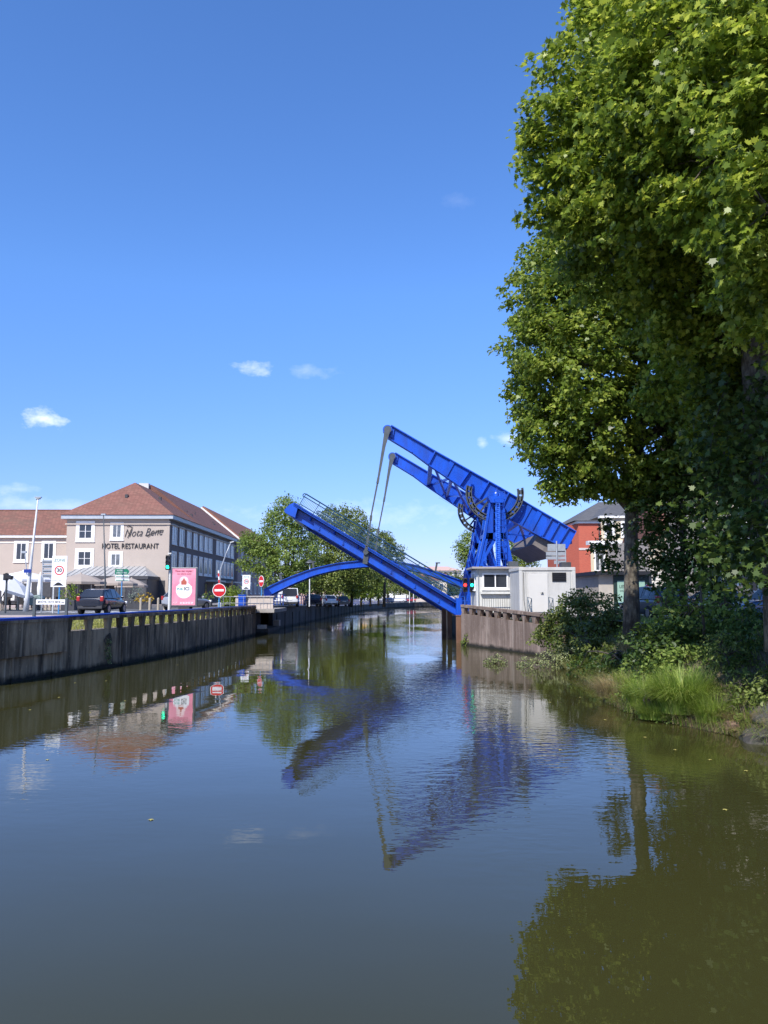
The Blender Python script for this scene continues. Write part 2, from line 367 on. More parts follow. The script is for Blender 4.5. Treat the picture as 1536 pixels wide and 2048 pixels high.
def tree(name, label, cat, base, trunk, tr, blobs, leafm, barkm=None, density=3.0, per=16, crad=.34, leaf=.2, shape=MAPLE8, group=None, seed=1, limbs=None, limb_r=.35, up=.7, keep_in=.12, twigs=60, lump=.22, clumpvar=.5, parts=('trunk', 'crown')):
    rng = np.random.default_rng(seed)
    root = thing(name, label, cat, base, 0, group)
    if trunk is not None:
        mb = MB(); mb.tube(trunk, tr, 14)
        top = Vector(trunk[-1])
        cents = [Vector(b[0]) for b in blobs]
        for i, c in enumerate(cents if limbs is None else [Vector(l) for l in limbs]):
            k = min(len(trunk) - 1, max(1, len(trunk) - 1 - (i % 3)))
            s = Vector(trunk[k]); r0 = tr[k] * limb_r * 1.5 if isinstance(tr, list) else tr * limb_r
            mid = s.lerp(c, .5) + Vector((rng.normal() * .12, rng.normal() * .12, (c - s).length * .1))
            mb.tube([s, s.lerp(mid, .5) + Vector((0, 0, .05)), mid, mid.lerp(c, .55), c], [r0, r0 * .8, r0 * .6, r0 * .42, r0 * .25], 7)
    P, O = blob_clusters(blobs, density, rng, lump, keep_in)
    if trunk is not None:
        idx = rng.choice(len(P), min(twigs, len(P)), replace=False)
        ca = np.array([list(b[0]) for b in blobs])
        for i in idx:
            j = np.argmin(np.linalg.norm(ca - P[i], axis=1)); s = Vector(ca[j]); e = Vector(P[i]); 
            mb.tube([s, s.lerp(e, .5) + Vector((0, 0, .12)), e], [.04 * leaf / .2, .025 * leaf / .2, .01], 4)
        mb.build(parts[0], barkm or BARK, root, world=True, smooth=True)
    n = len(P)
    ci = np.repeat(np.arange(n), per)
    g = rng.normal(size=(len(ci), 3)); g /= np.linalg.norm(g, axis=1, keepdims=True) + 1e-9
    g *= (rng.uniform(0, 1, (len(ci), 1)) ** .5) * crad * 1.55 * np.array([1, 1, .5])
    g[:, 2] -= .35 * (g[:, 0] ** 2 + g[:, 1] ** 2) / max(crad, .05)
    pos = P[ci] + g
    ctint = rng.uniform(0, 1, n)
    tint = clumpvar * ctint[ci] + (1 - clumpvar) * rng.uniform(0, 1, len(ci))
    leaves_mesh(parts[1], leafm, pos, leaf, shape, root, outward=O[ci], up=up, tint=tint, rng=rng)
    return root
def blades(name, mat, roots, lens, parent, rng, width=.012, lean=.5, world=True, droop=.6, seg=4, outc=None):
    """grass blades: arching tapered ribbons"""
    n = len(roots); roots = np.asarray(roots, float)
    az = rng.uniform(0, 2 * math.pi, n)
    d = np.stack([np.cos(az), np.sin(az), np.zeros(n)], 1)
    if outc is not None:
        od = roots - np.array(outc); od[:, 2] = 0; od /= np.linalg.norm(od, axis=1, keepdims=True) + 1e-6
        d = d * .5 + od; d /= np.linalg.norm(d, axis=1, keepdims=True) + 1e-6
    L = lens * rng.uniform(.6, 1.15, n); ln = lean * rng.uniform(.3, 1.4, n)
    sdv = np.stack([-d[:, 1], d[:, 0], np.zeros(n)], 1)
    rows = []
    for i in range(seg + 1):
        t = i / seg
        p = roots + d * (L * ln * t ** 1.6)[:, None] + np.array([0, 0, 1]) * (L * (t - droop * ln * t ** 2.6))[:, None]
        w = width * (1 - t * .92)
        rows.append(p - sdv * w); rows.append(p + sdv * w)
    V = np.stack(rows, 1); k = 2 * (seg + 1)
    off = np.array(wloc(parent)) if (world and parent is not None) else np.zeros(3)
    v = (V.reshape(-1, 3) - off).astype(np.float32)
    f = np.array([[2 * i, 2 * i + 1, 2 * i + 3, 2 * i + 2] for i in range(seg)])
    F_ = (np.arange(n)[:, None, None] * k + f[None]).reshape(-1).astype(np.int32)
    me = bpy.data.meshes.new(name); me.vertices.add(len(v)); me.vertices.foreach_set('co', v.ravel())
    me.loops.add(len(F_)); me.loops.foreach_set('vertex_index', F_)
    me.polygons.add(n * seg); me.polygons.foreach_set('loop_start', np.arange(0, n * seg * 4, 4, dtype=np.int32)); me.polygons.foreach_set('loop_total', np.full(n * seg, 4, dtype=np.int32))
    me.update(calc_edges=True)
    a = me.attributes.new('tint', 'FLOAT', 'POINT'); a.data.foreach_set('value', np.repeat(rng.uniform(0, 1, n), k).astype(np.float32))
    me.materials.append(mat); o = bpy.data.objects.new(name, me); COL.objects.link(o)
    if parent is not None: o.parent = parent
    return o
LF_NEAR = leaf_mat('plane_leaf', (.025, .055, .010), (.20, .285, .03), (.56, .61, .10), .50, .36)  # dark-to-light spread puts crown shade and highlights into the leaf tint
LF_A = leaf_mat('plane_leaf_far', (.028, .055, .010), (.175, .255, .03), (.43, .48, .09), .43, .38)
LF_DARK = leaf_mat('dark_shade_leaf', (.025, .05, .012), (.055, .10, .018), (.13, .18, .035), .32)  # dark foliage; also puts shade on undergrowth into the leaf colour
LF_MID = leaf_mat('poplar_leaf', (.06, .10, .02), (.19, .27, .05), (.40, .46, .13), .42)
LF_LIME = leaf_mat('lime_leaf', (.08, .13, .015), (.18, .26, .03), (.32, .38, .06), .4)
LF_OLIVE = leaf_mat('olive_leaf', (.065, .095, .022), (.18, .23, .05), (.34, .38, .11), .4)
LF_PALE = leaf_mat('pale_weed_leaf', (.12, .15, .05), (.24, .27, .11), (.42, .42, .2), .25)
LF_GREY = leaf_mat('grey_shrub_leaf', (.10, .13, .10), (.2, .24, .19), (.3, .33, .27), .2)
LF_YEL = leaf_mat('golden_shrub_leaf', (.28, .17, .015), (.5, .34, .03), (.62, .46, .08), .25)
LF_BUSH = leaf_mat('bramble_leaf', (.035, .055, .012), (.10, .135, .025), (.24, .26, .06), .32)
GR_GREEN = leaf_mat('sedge_blade', (.12, .20, .025), (.24, .34, .05), (.45, .50, .14), .35)
GR_DRY = leaf_mat('dry_blade', (.22, .16, .07), (.36, .28, .13), (.5, .42, .22), .25)
GR_LAWN = leaf_mat('lawn_blade', (.16, .19, .03), (.36, .37, .08), (.58, .55, .18), .35)

# ---------------------------------------------------------------- setting: water, ground, quays
GZ = 2.07
def water_mat():
    m, nt, b = nodes('canal_water'); N = nt.nodes; L = nt.links
    t = N.new('ShaderNodeTexCoord')
    def nz_(sc, scale, det, rough=.5, rot=0, dist=0.0):
        mp = N.new('ShaderNodeMapping'); mp.inputs['Scale'].default_value = sc; mp.inputs['Rotation'].default_value = (0, 0, rot)
        L.new(t.outputs['Object'], mp.inputs[0])
        n = N.new('ShaderNodeTexNoise'); n.inputs['Scale'].default_value = scale; n.inputs['Detail'].default_value = det; n.inputs['Roughness'].default_value = rough; n.inputs['Distortion'].default_value = dist
        L.new(mp.outputs[0], n.inputs['Vector']); return n.outputs[0]
    def math_(op, a, bb):
        n = N.new('ShaderNodeMath'); n.operation = op
        for i, v in enumerate((a, bb)):
            if isinstance(v, (int, float)): n.inputs[i].default_value = v
            else: L.new(v, n.inputs[i])
        return n.outputs[0]
    def rng_(x, a, bb, lo, hi):
        r = N.new('ShaderNodeMapRange'); r.interpolation_type = 'SMOOTHSTEP'
        for i, v in enumerate((a, bb, lo, hi)): r.inputs[i + 1].default_value = v
        L.new(x, r.inputs[0]); return r.outputs[0]
    # gust patches: where the breeze touches the surface it is finely rippled, elsewhere glassy
    patch = rng_(nz_((.16, .055, 1), 1.0, 3, .55, .15, .3), .42, .62, .12, 1.0)
    sp = N.new('ShaderNodeSeparateXYZ'); L.new(t.outputs['Object'], sp.inputs[0])
    mid = math_('MULTIPLY', rng_(sp.outputs[1], 7, 15, .10, 1.0), rng_(math_('ADD', sp.outputs[0], math_('MULTIPLY', sp.outputs[1], .10)), -3.5, 1.5, .22, 1.0))
    fine = math_('MULTIPLY', math_('MULTIPLY', nz_((1.0, 1.7, 1), 3.2, 2, .5, .1), patch), mid)
    swell = nz_((.6, 1.0, 1), .7, 1, .4, -.08)
    h = math_('ADD', math_('MULTIPLY', fine, .032), math_('MULTIPLY', swell, .018))
    bp = N.new('ShaderNodeBump'); bp.inputs['Strength'].default_value = 1.0; bp.inputs['Distance'].default_value = WATER_BUMP
    L.new(h, bp.inputs['Height']); L.new(bp.outputs[0], b.inputs['Normal'])
    r = N.new('ShaderNodeValToRGB'); r.color_ramp.elements[0].color = (.036, .035, .010, 1); r.color_ramp.elements[1].color = (.046, .044, .013, 1)
    L.new(nz_((.3, .1, 1), 1.0, 4), r.inputs[0]); L.new(r.outputs[0], b.inputs['Base Color'])
    b.inputs['Roughness'].default_value = .0; b.inputs['IOR'].default_value = 1.42
    return m
WATER_BUMP = 0.36
tag(MB().add([(-400, -60, 0), (400, -60, 0), (400, 1200, 0), (-400, 1200, 0)], [(0, 1, 2, 3)]).build('water', water_mat()), kind='structure')

# left quay line (x, y) and the ground level along it
LW = [(-16.5, 22.5), (-13.8, 28.8), (-13.1, 33.0), (-12.2, 36.6), (-11.2, 44.5), (-10.35, 65.0)]
LF = [(-12.6, 66.2), (-12.6, 73.5), (-10.2, 74.0), (-10.0, 78), (-8.8, 98), (-7.6, 122), (-6.2, 145), (-3.8, 170), (0.5, 195), (8, 216), (22, 232), (60, 245)]
def gzl(y): return GZ - min(1, max(0, (y - 78) / 70)) * .95
def off_line(line, d):
    out = []
    for i, p in enumerate(line):
        a = Vector(line[max(0, i - 1)]); b_ = Vector(line[min(len(line) - 1, i + 1)]); t = (b_ - a).normalized(); n = Vector((-t.y, t.x))
        out.append((p[0] + n.x * d, p[1] + n.y * d))
    return out
RW = [(8.9, 41.0), (8.0, 43.8), (7.25, 46.0), (6.2, 49.0), (5.0, 52.2)]
RF = [(5.9, 53.4), (5.5, 60), (5.7, 80), (8, 110), (14, 150), (30, 190), (60, 215)]
def ground():
    vs = []; fs = []
    L_ = [(-16.5 - .4, -60), ] + [(x - .35, y) for x, y in LW] + [(x - .3, y) for x, y in LF]
    rows = []
    for (x, y) in L_:
        z = gzl(y); zz = z if y > 66 else z - .38
        rows.append([(x, y, zz), (x - 2.2, y, z), (x - 30, y, z), (-1500, y, z + 0.0)])
    b0 = 0
    for r in rows: vs += r
    for i in range(len(rows) - 1):
        for k in range(3): a = i * 4 + k; fs.append((a + 1, a, a + 4, a + 5))
    # far land beyond the bend
    n = len(vs); z = gzl(300)
    vs += [(60, 245, z), (1500, 245, z), (1500, 2500, z + 6), (-1500, 2500, z + 6), (-1500, 245, z)]
    fs.append((n, n + 1, n + 2, n + 3, n + 4))
    # right bank: from the bank top inland
    Rr = [(10.6, -60), (10.6, 16), (10.2, 24), (10.0, 30), (9.8, 36), (9.5, 41)] + [(x + .35, y) for x, y in RW[1:]] + [(x + .3, y) for x, y in RF]
    n = len(vs)
    for (x, y) in Rr: vs += [(x, y, 2.1), (1500, y, 2.1)]
    for i in range(len(Rr) - 1): a = n + 2 * i; fs.append((a, a + 1, a + 3, a + 2))
    return MB().add(vs, fs).build('ground', GROUND)
GROUND = pm('ground_paving', (.20, .18, .16), .92, 0, .15, .8, bump=.2, bscale=40, dirt=(.13, .12, .11), dirt_amt=.5, dscale=.3)
tag(ground(), kind='structure')
def sheet(name, pts, mat, lift=.004, kind='structure'):
    vs = [(x, y, z + lift) for x, y, z in pts]
    return tag(MB().add(vs, [tuple(range(len(vs)))]).build(name, mat), kind=kind)
# road along the left quay, pink pavement in front of the hotel, crossing strip
sheet('road', [(-60, 30, GZ), (-17.8, 30, GZ), (-15.0, 44, GZ), (-13.7, 65, GZ), (-13.4, 77.5, GZ), (-22, 77.5, GZ), (-22, 62, GZ), (-60, 60, GZ)], ASPH)
sheet('pavement', [(-60, 62.5, GZ + .12), (-23.8, 62.5, GZ + .12), (-23, 78, GZ + .12), (-23, 135, GZ + .12), (-60, 135, GZ + .12)], PAVE)
tag(MB().box2((-60, 62.3, GZ - .2), (-23.8, 62.5, GZ + .13)).box2((-23.8, 62.3, GZ - .2), (-23.6, 78, GZ + .13)).build('kerb', CONC), kind='structure')
sheet('pavement', [(-40, 45.3, GZ), (-15.2, 44.8, GZ), (-15.6, 40.5, GZ), (-40, 41, GZ)], PAVE, .012)
for i in range(7):
    y = 55 + 0 * i; x = -16.2 - i * 1.1
    sheet('road_marking', [(x, 52, GZ), (x + .55, 52, GZ), (x + .55, 55, GZ), (x, 55, GZ)], WHITE, .009)
sheet('road', [(16.5, -10, 2.1), (24, -10, 2.1), (22, 40, 2.1), (20, 70, 2.1), (14.5, 70, 2.1), (16, 40, 2.1)], ASPH)
sheet('pavement', [(12.2, 36, 2.1), (16, 40, 2.1), (14.5, 60, 2.1), (9.5, 60, 2.1), (9, 50, 2.1)], CONC, .006)
# hills far behind
def hill():
    vs = []; fs = []; nx = 60; 
    for j in range(5):
        for i in range(nx + 1):
            x = -900 + 1800 * i / nx; y = 1500 + j * 160
            h = (22 + 18 * math.sin(x / 230 + 1) + 10 * math.sin(x / 90)) * math.sin(math.pi * j / 4 * .9 + .1)
            vs.append((x, y, max(0, h)))
    for j in range(4):
        for i in range(nx): a = j * (nx + 1) + i; fs.append((a, a + 1, a + nx + 2, a + nx + 1))
    return MB().add(vs, fs).build('hills', pm('wooded_hill', (.10, .16, .16), .95, 0, .25, .01))
tag(hill(), kind='structure')

QL = quay_mat('left_quay_concrete', (.42, .30, .19), (.055, .038, .024), (.6, .46, .32))
QR = quay_mat('right_quay_concrete', (.33, .25, .20), (.15, .105, .08), (.46, .38, .31))
QF = quay_mat('far_quay_concrete', (.10, .09, .085), (.04, .036, .034), (.2, .18, .16))
def ribbon(mb, line, z0, z1, th):
    """vertical wall of thickness th behind the given line; z0, z1: numbers or per-point lists"""
    n = len(line); bk = off_line(line, th)
    Z0 = z0 if isinstance(z0, list) else [z0] * n; Z1 = z1 if isinstance(z1, list) else [z1] * n
    vs = []
    for i in range(n):
        x, y = line[i]; bx, by = bk[i]
        vs += [(x, y, Z0[i]), (x, y, Z1[i]), (bx, by, Z1[i]), (bx, by, Z0[i])]
    fs = [(0, 1, 2, 3), tuple((n - 1) * 4 + k for k in (3, 2, 1, 0))]
    for i in range(n - 1):
        a = i * 4
        fs += [(a, a + 4, a + 5, a + 1), (a + 1, a + 5, a + 6, a + 2), (a + 2, a + 6, a + 7, a + 3), (a + 3, a + 7, a + 4, a)]
    mb.add(vs, fs); return mb
def walk(line, step, start=0.0):
    """points every step metres along a polyline: (x, y, tangent)"""
    out = []; d = start; acc = 0
    for i in range(len(line) - 1):
        a = Vector(line[i]); b_ = Vector(line[i + 1]); L = (b_ - a).length; t = (b_ - a) / L
        while d <= acc + L:
            p = a + t * (d - acc); out.append((p.x, p.y, t)); d += step
        acc += L
    return out
# --- left quay wall: solid near part, then a balustrade of tapered fins under a coping with a blue rail
qw = thing('quay_wall', 'dark stained concrete canal wall with tapered fins and blue rail, left bank below the hotel', 'wall', (-12.2, 36.6, 0))
ribbon(MB(), LW[1:], -1, 1.70, .32).build('wall_body', QL, qw, world=True)
near = [LW[0], LW[1], (-13.02, 33.05)]
ribbon(MB(), off_line(near, -.10), .92, 2.16, .5).build('solid_parapet', QL, qw, world=True)
ribbon(MB(), off_line(near, .22), -1, .92, .3).build('wall_body', QL, qw, world=True)
bal = [(-13.02, 33.05)] + LW[3:]
ribbon(MB(), off_line(bal, -.05), 2.16, 2.30, .40).build('coping', QL, qw, world=True)
ribbon(MB(), off_line(near, -.13), 2.162, 2.27, .56).build('coping', QL, qw, world=True)
m_ = MB(); m_.tube([(x, y, 2.33) for x, y in off_line(near, -.08)] + [(x, y, 2.355) for x, y in off_line(LW[3:], -.0)], .05, 10); m_.build('blue_rail', pm('cap_blue', (.02, .07, .42), .35, 0, .1, 3), qw, world=True, smooth=True)
ribbon(MB(), off_line([(x, y) for x, y in near], -.135), 2.272, 2.30, .3).build('blue_capping', pm('cap_blue_strip', (.03, .09, .42), .4, 0, .1, 3), qw, world=True)
for (x, y, t) in [walk(bal, 1.0, q)[0] for q in (.22, 1.72, 3.2)] + walk(bal, 1.22, 4.3):
    n = Vector((-t.y, t.x))
    prof = []
    for (s, z) in ((-.24, 2.158), (.24, 2.158), (.13, 1.702), (-.13, 1.702)):
        prof.append((x + t.x * s + n.x * .0, y + t.y * s + n.y * .0, z))
    MB().prism(prof, (n.x * .17, n.y * .17, 0)).build('fin', QL, qw, world=True)
# vertical joints: slim pilasters proud of the wall every few metres
for (x, y, t) in walk(LW[1:], 2.6, 1.0):
    n = Vector((-t.y, t.x))
    MB().box((x - n.x * .0, y - n.y * .0, .62), (.16, .09, 2.1), math.atan2(t.y, t.x)).build('pilaster', QL, qw, world=True)
# return wall at the recess and the low landing ledge
MB().box2((-12.9, 65.0, -1), (-10.37, 65.35, 2.2)).build('return_wall', QL, qw, world=True)
# --- bridge landing on the left bank
ab = thing('bridge_abutment', 'pale concrete bridge landing with thin railing where the lifted deck would rest', 'abutment', (-10.5, 69.5, 0))
MB().box2((-12.55, 66.3, -1), (-11.2, 73.4, 1.75)).build('abutment_wall', QF, ab, world=True)
MB().box2((-13.4, 65.4, 1.76), (-8.9, 73.6, 2.06)).build('landing_slab', CONC, ab, world=True, bevel=.02)
PINKC = pm('pink_concrete', (.55, .47, .41), .8, 0, .12, 2, dirt=(.35, .3, .26), dirt_amt=.4)
MB().box2((-12.2, 66.1, 2.062), (-9.1, 66.35, 3.02)).box2((-12.32, 66.0, 3.022), (-9.0, 66.45, 3.12)).build('parapet', PINKC, ab, world=True, bevel=.015)
m_ = MB()
for i in range(8): m_.tube([(-13.1 + i * .55, 65.6, 2.06), (-13.1 + i * .55, 65.6, 3.06)], .018, 6)
m_.tube([(-13.1, 65.6, 3.06), (-9.2, 65.6, 3.06)], .022, 6).tube([(-13.1, 65.6, 2.55), (-9.2, 65.6, 2.55)], .016, 6)
m_.build('railing', GALV, ab, world=True)
MB().box2((-12.6, 66.3, -.5), (-9.5, 73.6, .42)).build('ledge', QF, ab, world=True)
MB().box2((-10.4, 66.2, .424), (-9.7, 66.9, .75)).build('stone_block', PINKC, ab, world=True, bevel=.02)
MB().box2((-9.9, 72.3, .424), (-9.4, 73.3, .95)).build('stone_block', PINKC, ab, world=True, bevel=.02)
# --- far left quay wall with its blue railing
fq = thing('quay_wall', 'low dark quay wall curving away behind the lifted bridge, left bank', 'wall', (-10, 78, 0))
FL = LF[2:]
ribbon(MB(), FL, -1, [gzl(y) + .04 for x, y in FL], .4).build('wall_body', QF, fq, world=True)
ribbon(MB(), off_line(FL, -.06), [gzl(y) + .042 for x, y in FL], [gzl(y) + .16 for x, y in FL], .5).build('coping', CONC, fq, world=True)
for (x, y, t) in walk(FL[:6], 4.3, 2):
    MB().box((x, y, .5), (.3, .14, 1.9), math.atan2(t.y, t.x)).build('pilaster', QF, fq, world=True)
fr = thing('quay_railing', 'blue tubular railing along the far left quay behind the bridge', 'railing', (-10, 78, gzl(78)))
RL = off_line(FL[:8], .25)
m_ = MB()
for hh in (.35, .7, 1.05): m_.tube([(x, y, gzl(y) + .16 + hh) for x, y in RL], .032 if hh < 1 else .045, 6)
m_.build('rail', BLUE2, fr, world=True)
for k, (x, y, t) in enumerate(walk(RL, 1.6, .2)):
    if k > 70: break
    MB().tube([(x, y, gzl(y) + .1), (x, y, gzl(y) + 1.24)], .045, 6).build('post', BLUE2, fr, world=True)
# --- right quay wall
zt = lambda y: 2.25 + (y - 43.8) / 8.4 * .33
rq = thing('quay_wall', 'brown streaked concrete canal wall with finned balustrade below the white control cabin', 'wall', (7, 46, 0))
ribbon(MB(), RW[::-1], -1, [zt(y) - .58 for x, y in RW[::-1]], .35).build('wall_body', QR, rq, world=True)
RWR = off_line(RW[::-1], -.05)
ribbon(MB(), RWR, [zt(y) - .16 for x, y in RWR], [zt(y) for x, y in RWR], .4).build('coping', QR, rq, world=True)
for (x, y, t) in walk(RW[::-1], 1.12, .22):
    n = Vector((-t.y, t.x)); z = zt(y)
    prof = [(x + t.x * s, y + t.y * s, zz) for (s, zz) in ((-.27, z - .162), (.27, z - .162), (.13, z - .578), (-.13, z - .578))]
    MB().prism(prof, (n.x * .26, n.y * .26, 0)).build('fin', QR, rq, world=True)
MB().box2((5.02, 52.2, -1), (6.3, 52.55, 2.0)).build('return_wall', QR, rq, world=True)
ribbon(MB(), RF[:3][::-1], -1, 2.08, .4).build('wall_body', QF, rq, world=True)
PILE = pm('rusty_pile', (.17, .085, .05), .85, 0, .3, 3, stretch=(1, 1, .3))
for i, (px, Y, lb) in enumerate(((888, 66, 'rusty mooring pile furthest from the right quay corner under the deck heel'), (899, 61, 'brown mooring pile between the rusty pile and the concrete corner'), (917, 54.5, 'short brown pile touching the concrete corner below the blue hinge post'))):
    p = at(px, 1219 if i < 2 else 1232, Y)
    o = thing('mooring_pile', lb, 'pile', (p.x, p.y, -1), 0, 'piles beside the right quay')
    MB().box((0, 0, (p.z + 1) / 2), (.34, .34, p.z + 1)).build('shaft', PILE, o, bevel=.03)
    MB().box((0, 0, p.z + 1.03), (.40, .40, .06)).build('cap', PILE, o)
# right bank, earth slope to the water
BLINE = [(9.2, 10), (8.75, 14), (8.5, 17.7), (8.1, 19.0), (7.5, 20.3), (7.0, 22.3), (7.0, 24.5), (7.7, 27), (7.9, 31), (8.1, 34), (8.9, 41), (9.3, 44)]
def bank():
    line = BLINE
    vs = []; fs = []; K = 7; pts = [(x, y) for x, y, t in walk(line, .5)]
    for (x, y) in pts:
        for k in range(K):
            f = k / (K - 1); xx = x - .5 + f * 2.9; zz = -.35 + 2.42 * (f ** .85)
            zz += .16 * noise.noise(Vector((xx * 1.3, y * 1.3, 0))) * (1 if k < K - 1 else 0)
            if k == K - 1: zz = 2.09; xx = max(xx, 10.7)
            vs.append((xx + .15 * noise.noise(Vector((xx, y, 5))), y, zz))
    for i in range(len(pts) - 1):
        for k in range(K - 1): a = i * K + k; fs.append((a, a + 1, a + K + 1, a + K))
    return MB().add(vs, fs).build('bank', EARTH, smooth=True)
tag(bank(), kind='structure')
# ---------------------------------------------------------------- the bascule bridge
BY = 56.0; SH = Vector((.45, 11.0, 0))
lb = thing('lift_bridge', 'raised bright blue bascule bridge with twin balance beams, hanger rods and lattice towers', 'bridge', (7.7, 56, 2.1))
def bp(px, py, Y=BY):   # a point of the bridge's side elevation, measured in its near plane and set at depth Y
    p = at(px, py, BY); return Vector((p.x, Y, p.z))
def plate(name, poly, y0, y1, mat=None, parent=None, sh=Vector((0, 0, 0)), bevel=0.0):
    prof = [bp(x, y, y0) + sh for x, y in poly]
    return MB().prism(prof, (0, y1 - y0, 0)).build(name, mat or BLUE, parent or lb, world=True, bevel=bevel)
def bow(mb, pts, y0, y1, th, sh=Vector((0, 0, 0))):   # flange strip following an edge
    ym = (y0 + y1) / 2
    for a, b in zip(pts[:-1], pts[1:]):
        A = bp(a[0], a[1], ym) + sh; B = bp(b[0], b[1], ym) + sh
        t = (B - A).normalized(); mb.bar(A - t * .02, B + t * .02, abs(y1 - y0), th, up=(0, 0, 1))
    return mb
TOPE = [(783, 851), (870, 902), (1000, 975), (1152, 1063)]
BOTE = [(777, 876), (825, 905), (857, 929), (926, 976), (973, 1008), (1025, 1041), (1082, 1073), (1134, 1097)]
def rivets(mb, a, b, c, nrow, ncol, y, sh):
    """field of rivet heads over the plate spanned by a->b and a->c"""
    A, B, C = (bp(*q, y) + sh for q in (a, b, c)); r = .022
    for i in range(nrow):
        for j in range(ncol):
            p = A + (B - A) * (i / max(1, nrow - 1)) + (C - A) * (j / max(1, ncol - 1))
            mb.add([p + Vector((r, 0, 0)), p + Vector((0, 0, r)), p + Vector((-r, 0, 0)), p + Vector((0, 0, -r)), p + Vector((0, -.022, 0))],
                   [(0, 1, 4), (1, 2, 4), (2, 3, 4), (3, 0, 4)])
def balance_beam(sh, lbl):
    y0 = 56.12
    poly = [(767, 860)] + [(775.2 + 9.2 * math.cos(a), 859.3 - 9.2 * math.sin(a)) for a in (R(160), R(130), R(95))] + TOPE + BOTE[::-1] + [(768, 866)]
    bm_ = plate('balance_beam', poly, y0, y0 + .22, sh=sh); bm_['label'] = lbl
    fl = MB(); bow(fl, TOPE, 55.93, 56.53, .07, sh); bow(fl, BOTE, 55.95, 56.51, .06, sh)
    bow(fl, [TOPE[-1], BOTE[-1]], 55.95, 56.51, .06, sh); fl.build('flange', BLUE, bm_, world=True)
    for (a, b) in (((870, 903), (857, 928)), ((978, 963), (958, 997)), ((1017, 986), (1000, 1022)), ((1103, 1037), (1084, 1072)), ((1118, 1046), (1099, 1080)), ((1137, 1056), (1117, 1088)), ((905, 923), (890, 950)),
                   ((940, 942), (920, 971)), ((1060, 1012), (1040, 1048)), ((1080, 1023), (1060, 1060))):
        mb = MB(); mb.bar(bp(*a, 56.02) + sh, bp(*b, 56.02) + sh, .19 if a[0] not in (905, 940, 1060, 1080) else .015, .09 if a[0] not in (905, 940, 1060, 1080) else .35, up=(1, 0, .5))
        s = mb.build('stiffener', BLUE, bm_, world=True)
    rv = MB()
    rivets(rv, (899, 937), (925, 951), (887, 958), 13, 9, y0, sh)
    rivets(rv, (962, 973), (975, 981), (950, 990), 7, 8, y0, sh)
    rivets(rv, (985, 985), (1013, 1002), (975, 1002), 14, 8, y0, sh)
    rivets(rv, (1024, 1000), (1032, 1005), (1010, 1030), 4, 16, y0, sh)
    rivets(rv, (1082, 1028), (1085, 1030), (1065, 1060), 2, 16, y0, sh)
    rivets(rv, (790, 862), (1145, 1067), (789, 864), 110, 1, y0, sh)
    rv.build('rivet_pattern', BLUE, bm_, world=True)
    # end disc with the hanger pin
    c = bp(775.2, 860, 55.85) + sh
    MB().disc(c, .34, (0, 1, 0), .55).build('end_boss', BLUE, bm_, world=True)
    # tip stiffener box
    plate('tip_plate', [(784, 861), (789, 858), (786, 876), (781, 874)], 55.98, 56.12, sh=sh, parent=bm_)
    return bm_
balance_beam(Vector((0, 0, 0)), 'upper near balance beam'); balance_beam(SH, 'lower far balance beam')
def hanger(sh):
    c = bp(775.2, 861, 55.72) + sh
    pts = [(774.5, 864), (768, 893), (757, 957), (755, 968), (742.5, 1032), (741.5, 1042), (735, 1085), (731.5, 1105)]
    ws = [.40, .24, .14, .12, .10, .10, .15, .22]
    mb = MB(); P = [bp(*p, 55.66) + sh for p in pts]
    mb.disc(c, .26, (0, -1, 0), .10)
    for i in range(len(P) - 1):
        a, b = P[i], P[i + 1]; t = (b - a).normalized(); s = Vector((t.z, 0, -t.x))
        va = [a - s * ws[i] / 2, a + s * ws[i] / 2, b + s * ws[i + 1] / 2, b - s * ws[i + 1] / 2]
        mb.prism([v + Vector((0, -.05, 0)) for v in va], (0, .10, 0))
    for k in (2, 4):
        mb.bar(P[k], P[k + 1], .17, .17, up=(0, 1, 0))
    h = mb.build('hanger_rod', STEEL, lb, world=True)
    e = bp(731.5, 1105, 55.58) + sh
    MB().disc(e, .17, (0, 1, 0), .3).build('pin', DKSTEEL, h, world=True)
hanger(Vector((0, 0, 0))); hanger(SH)
# cross girders and bracing between the beams
for (x, y, w) in ((862, 922, .5), (905, 953, .35), (960, 990, .45), (1040, 1040, .45), (1142, 1080, .5)):
    A = bp(x, y, 56.35); MB().bar(A, A + SH - Vector((0, .2, 0)), w * .6, w).build('cross_girder', BLUE, lb, world=True)
for (a, b) in (((868, 926), (905, 953)), ((905, 953), (960, 990)), ((962, 992), (1040, 1040)), ((1040, 1042), (1100, 1075))):
    A = bp(*a, 56.5); B = bp(*b, 56.5) + SH
    A2 = bp(*a, 56.5) + SH; B2 = bp(*b, 56.5)
    MB().bar(A, B, .16, .16).build('brace', BLUE, lb, world=True); MB().bar(A2, B2, .14, .14).build('brace', BLUE, lb, world=True)
plate('counterweight', [(1080, 1066), (1138, 1095), (1130, 1110), (1110, 1114), (1068, 1088)], 56.45, 66.9, CWT)
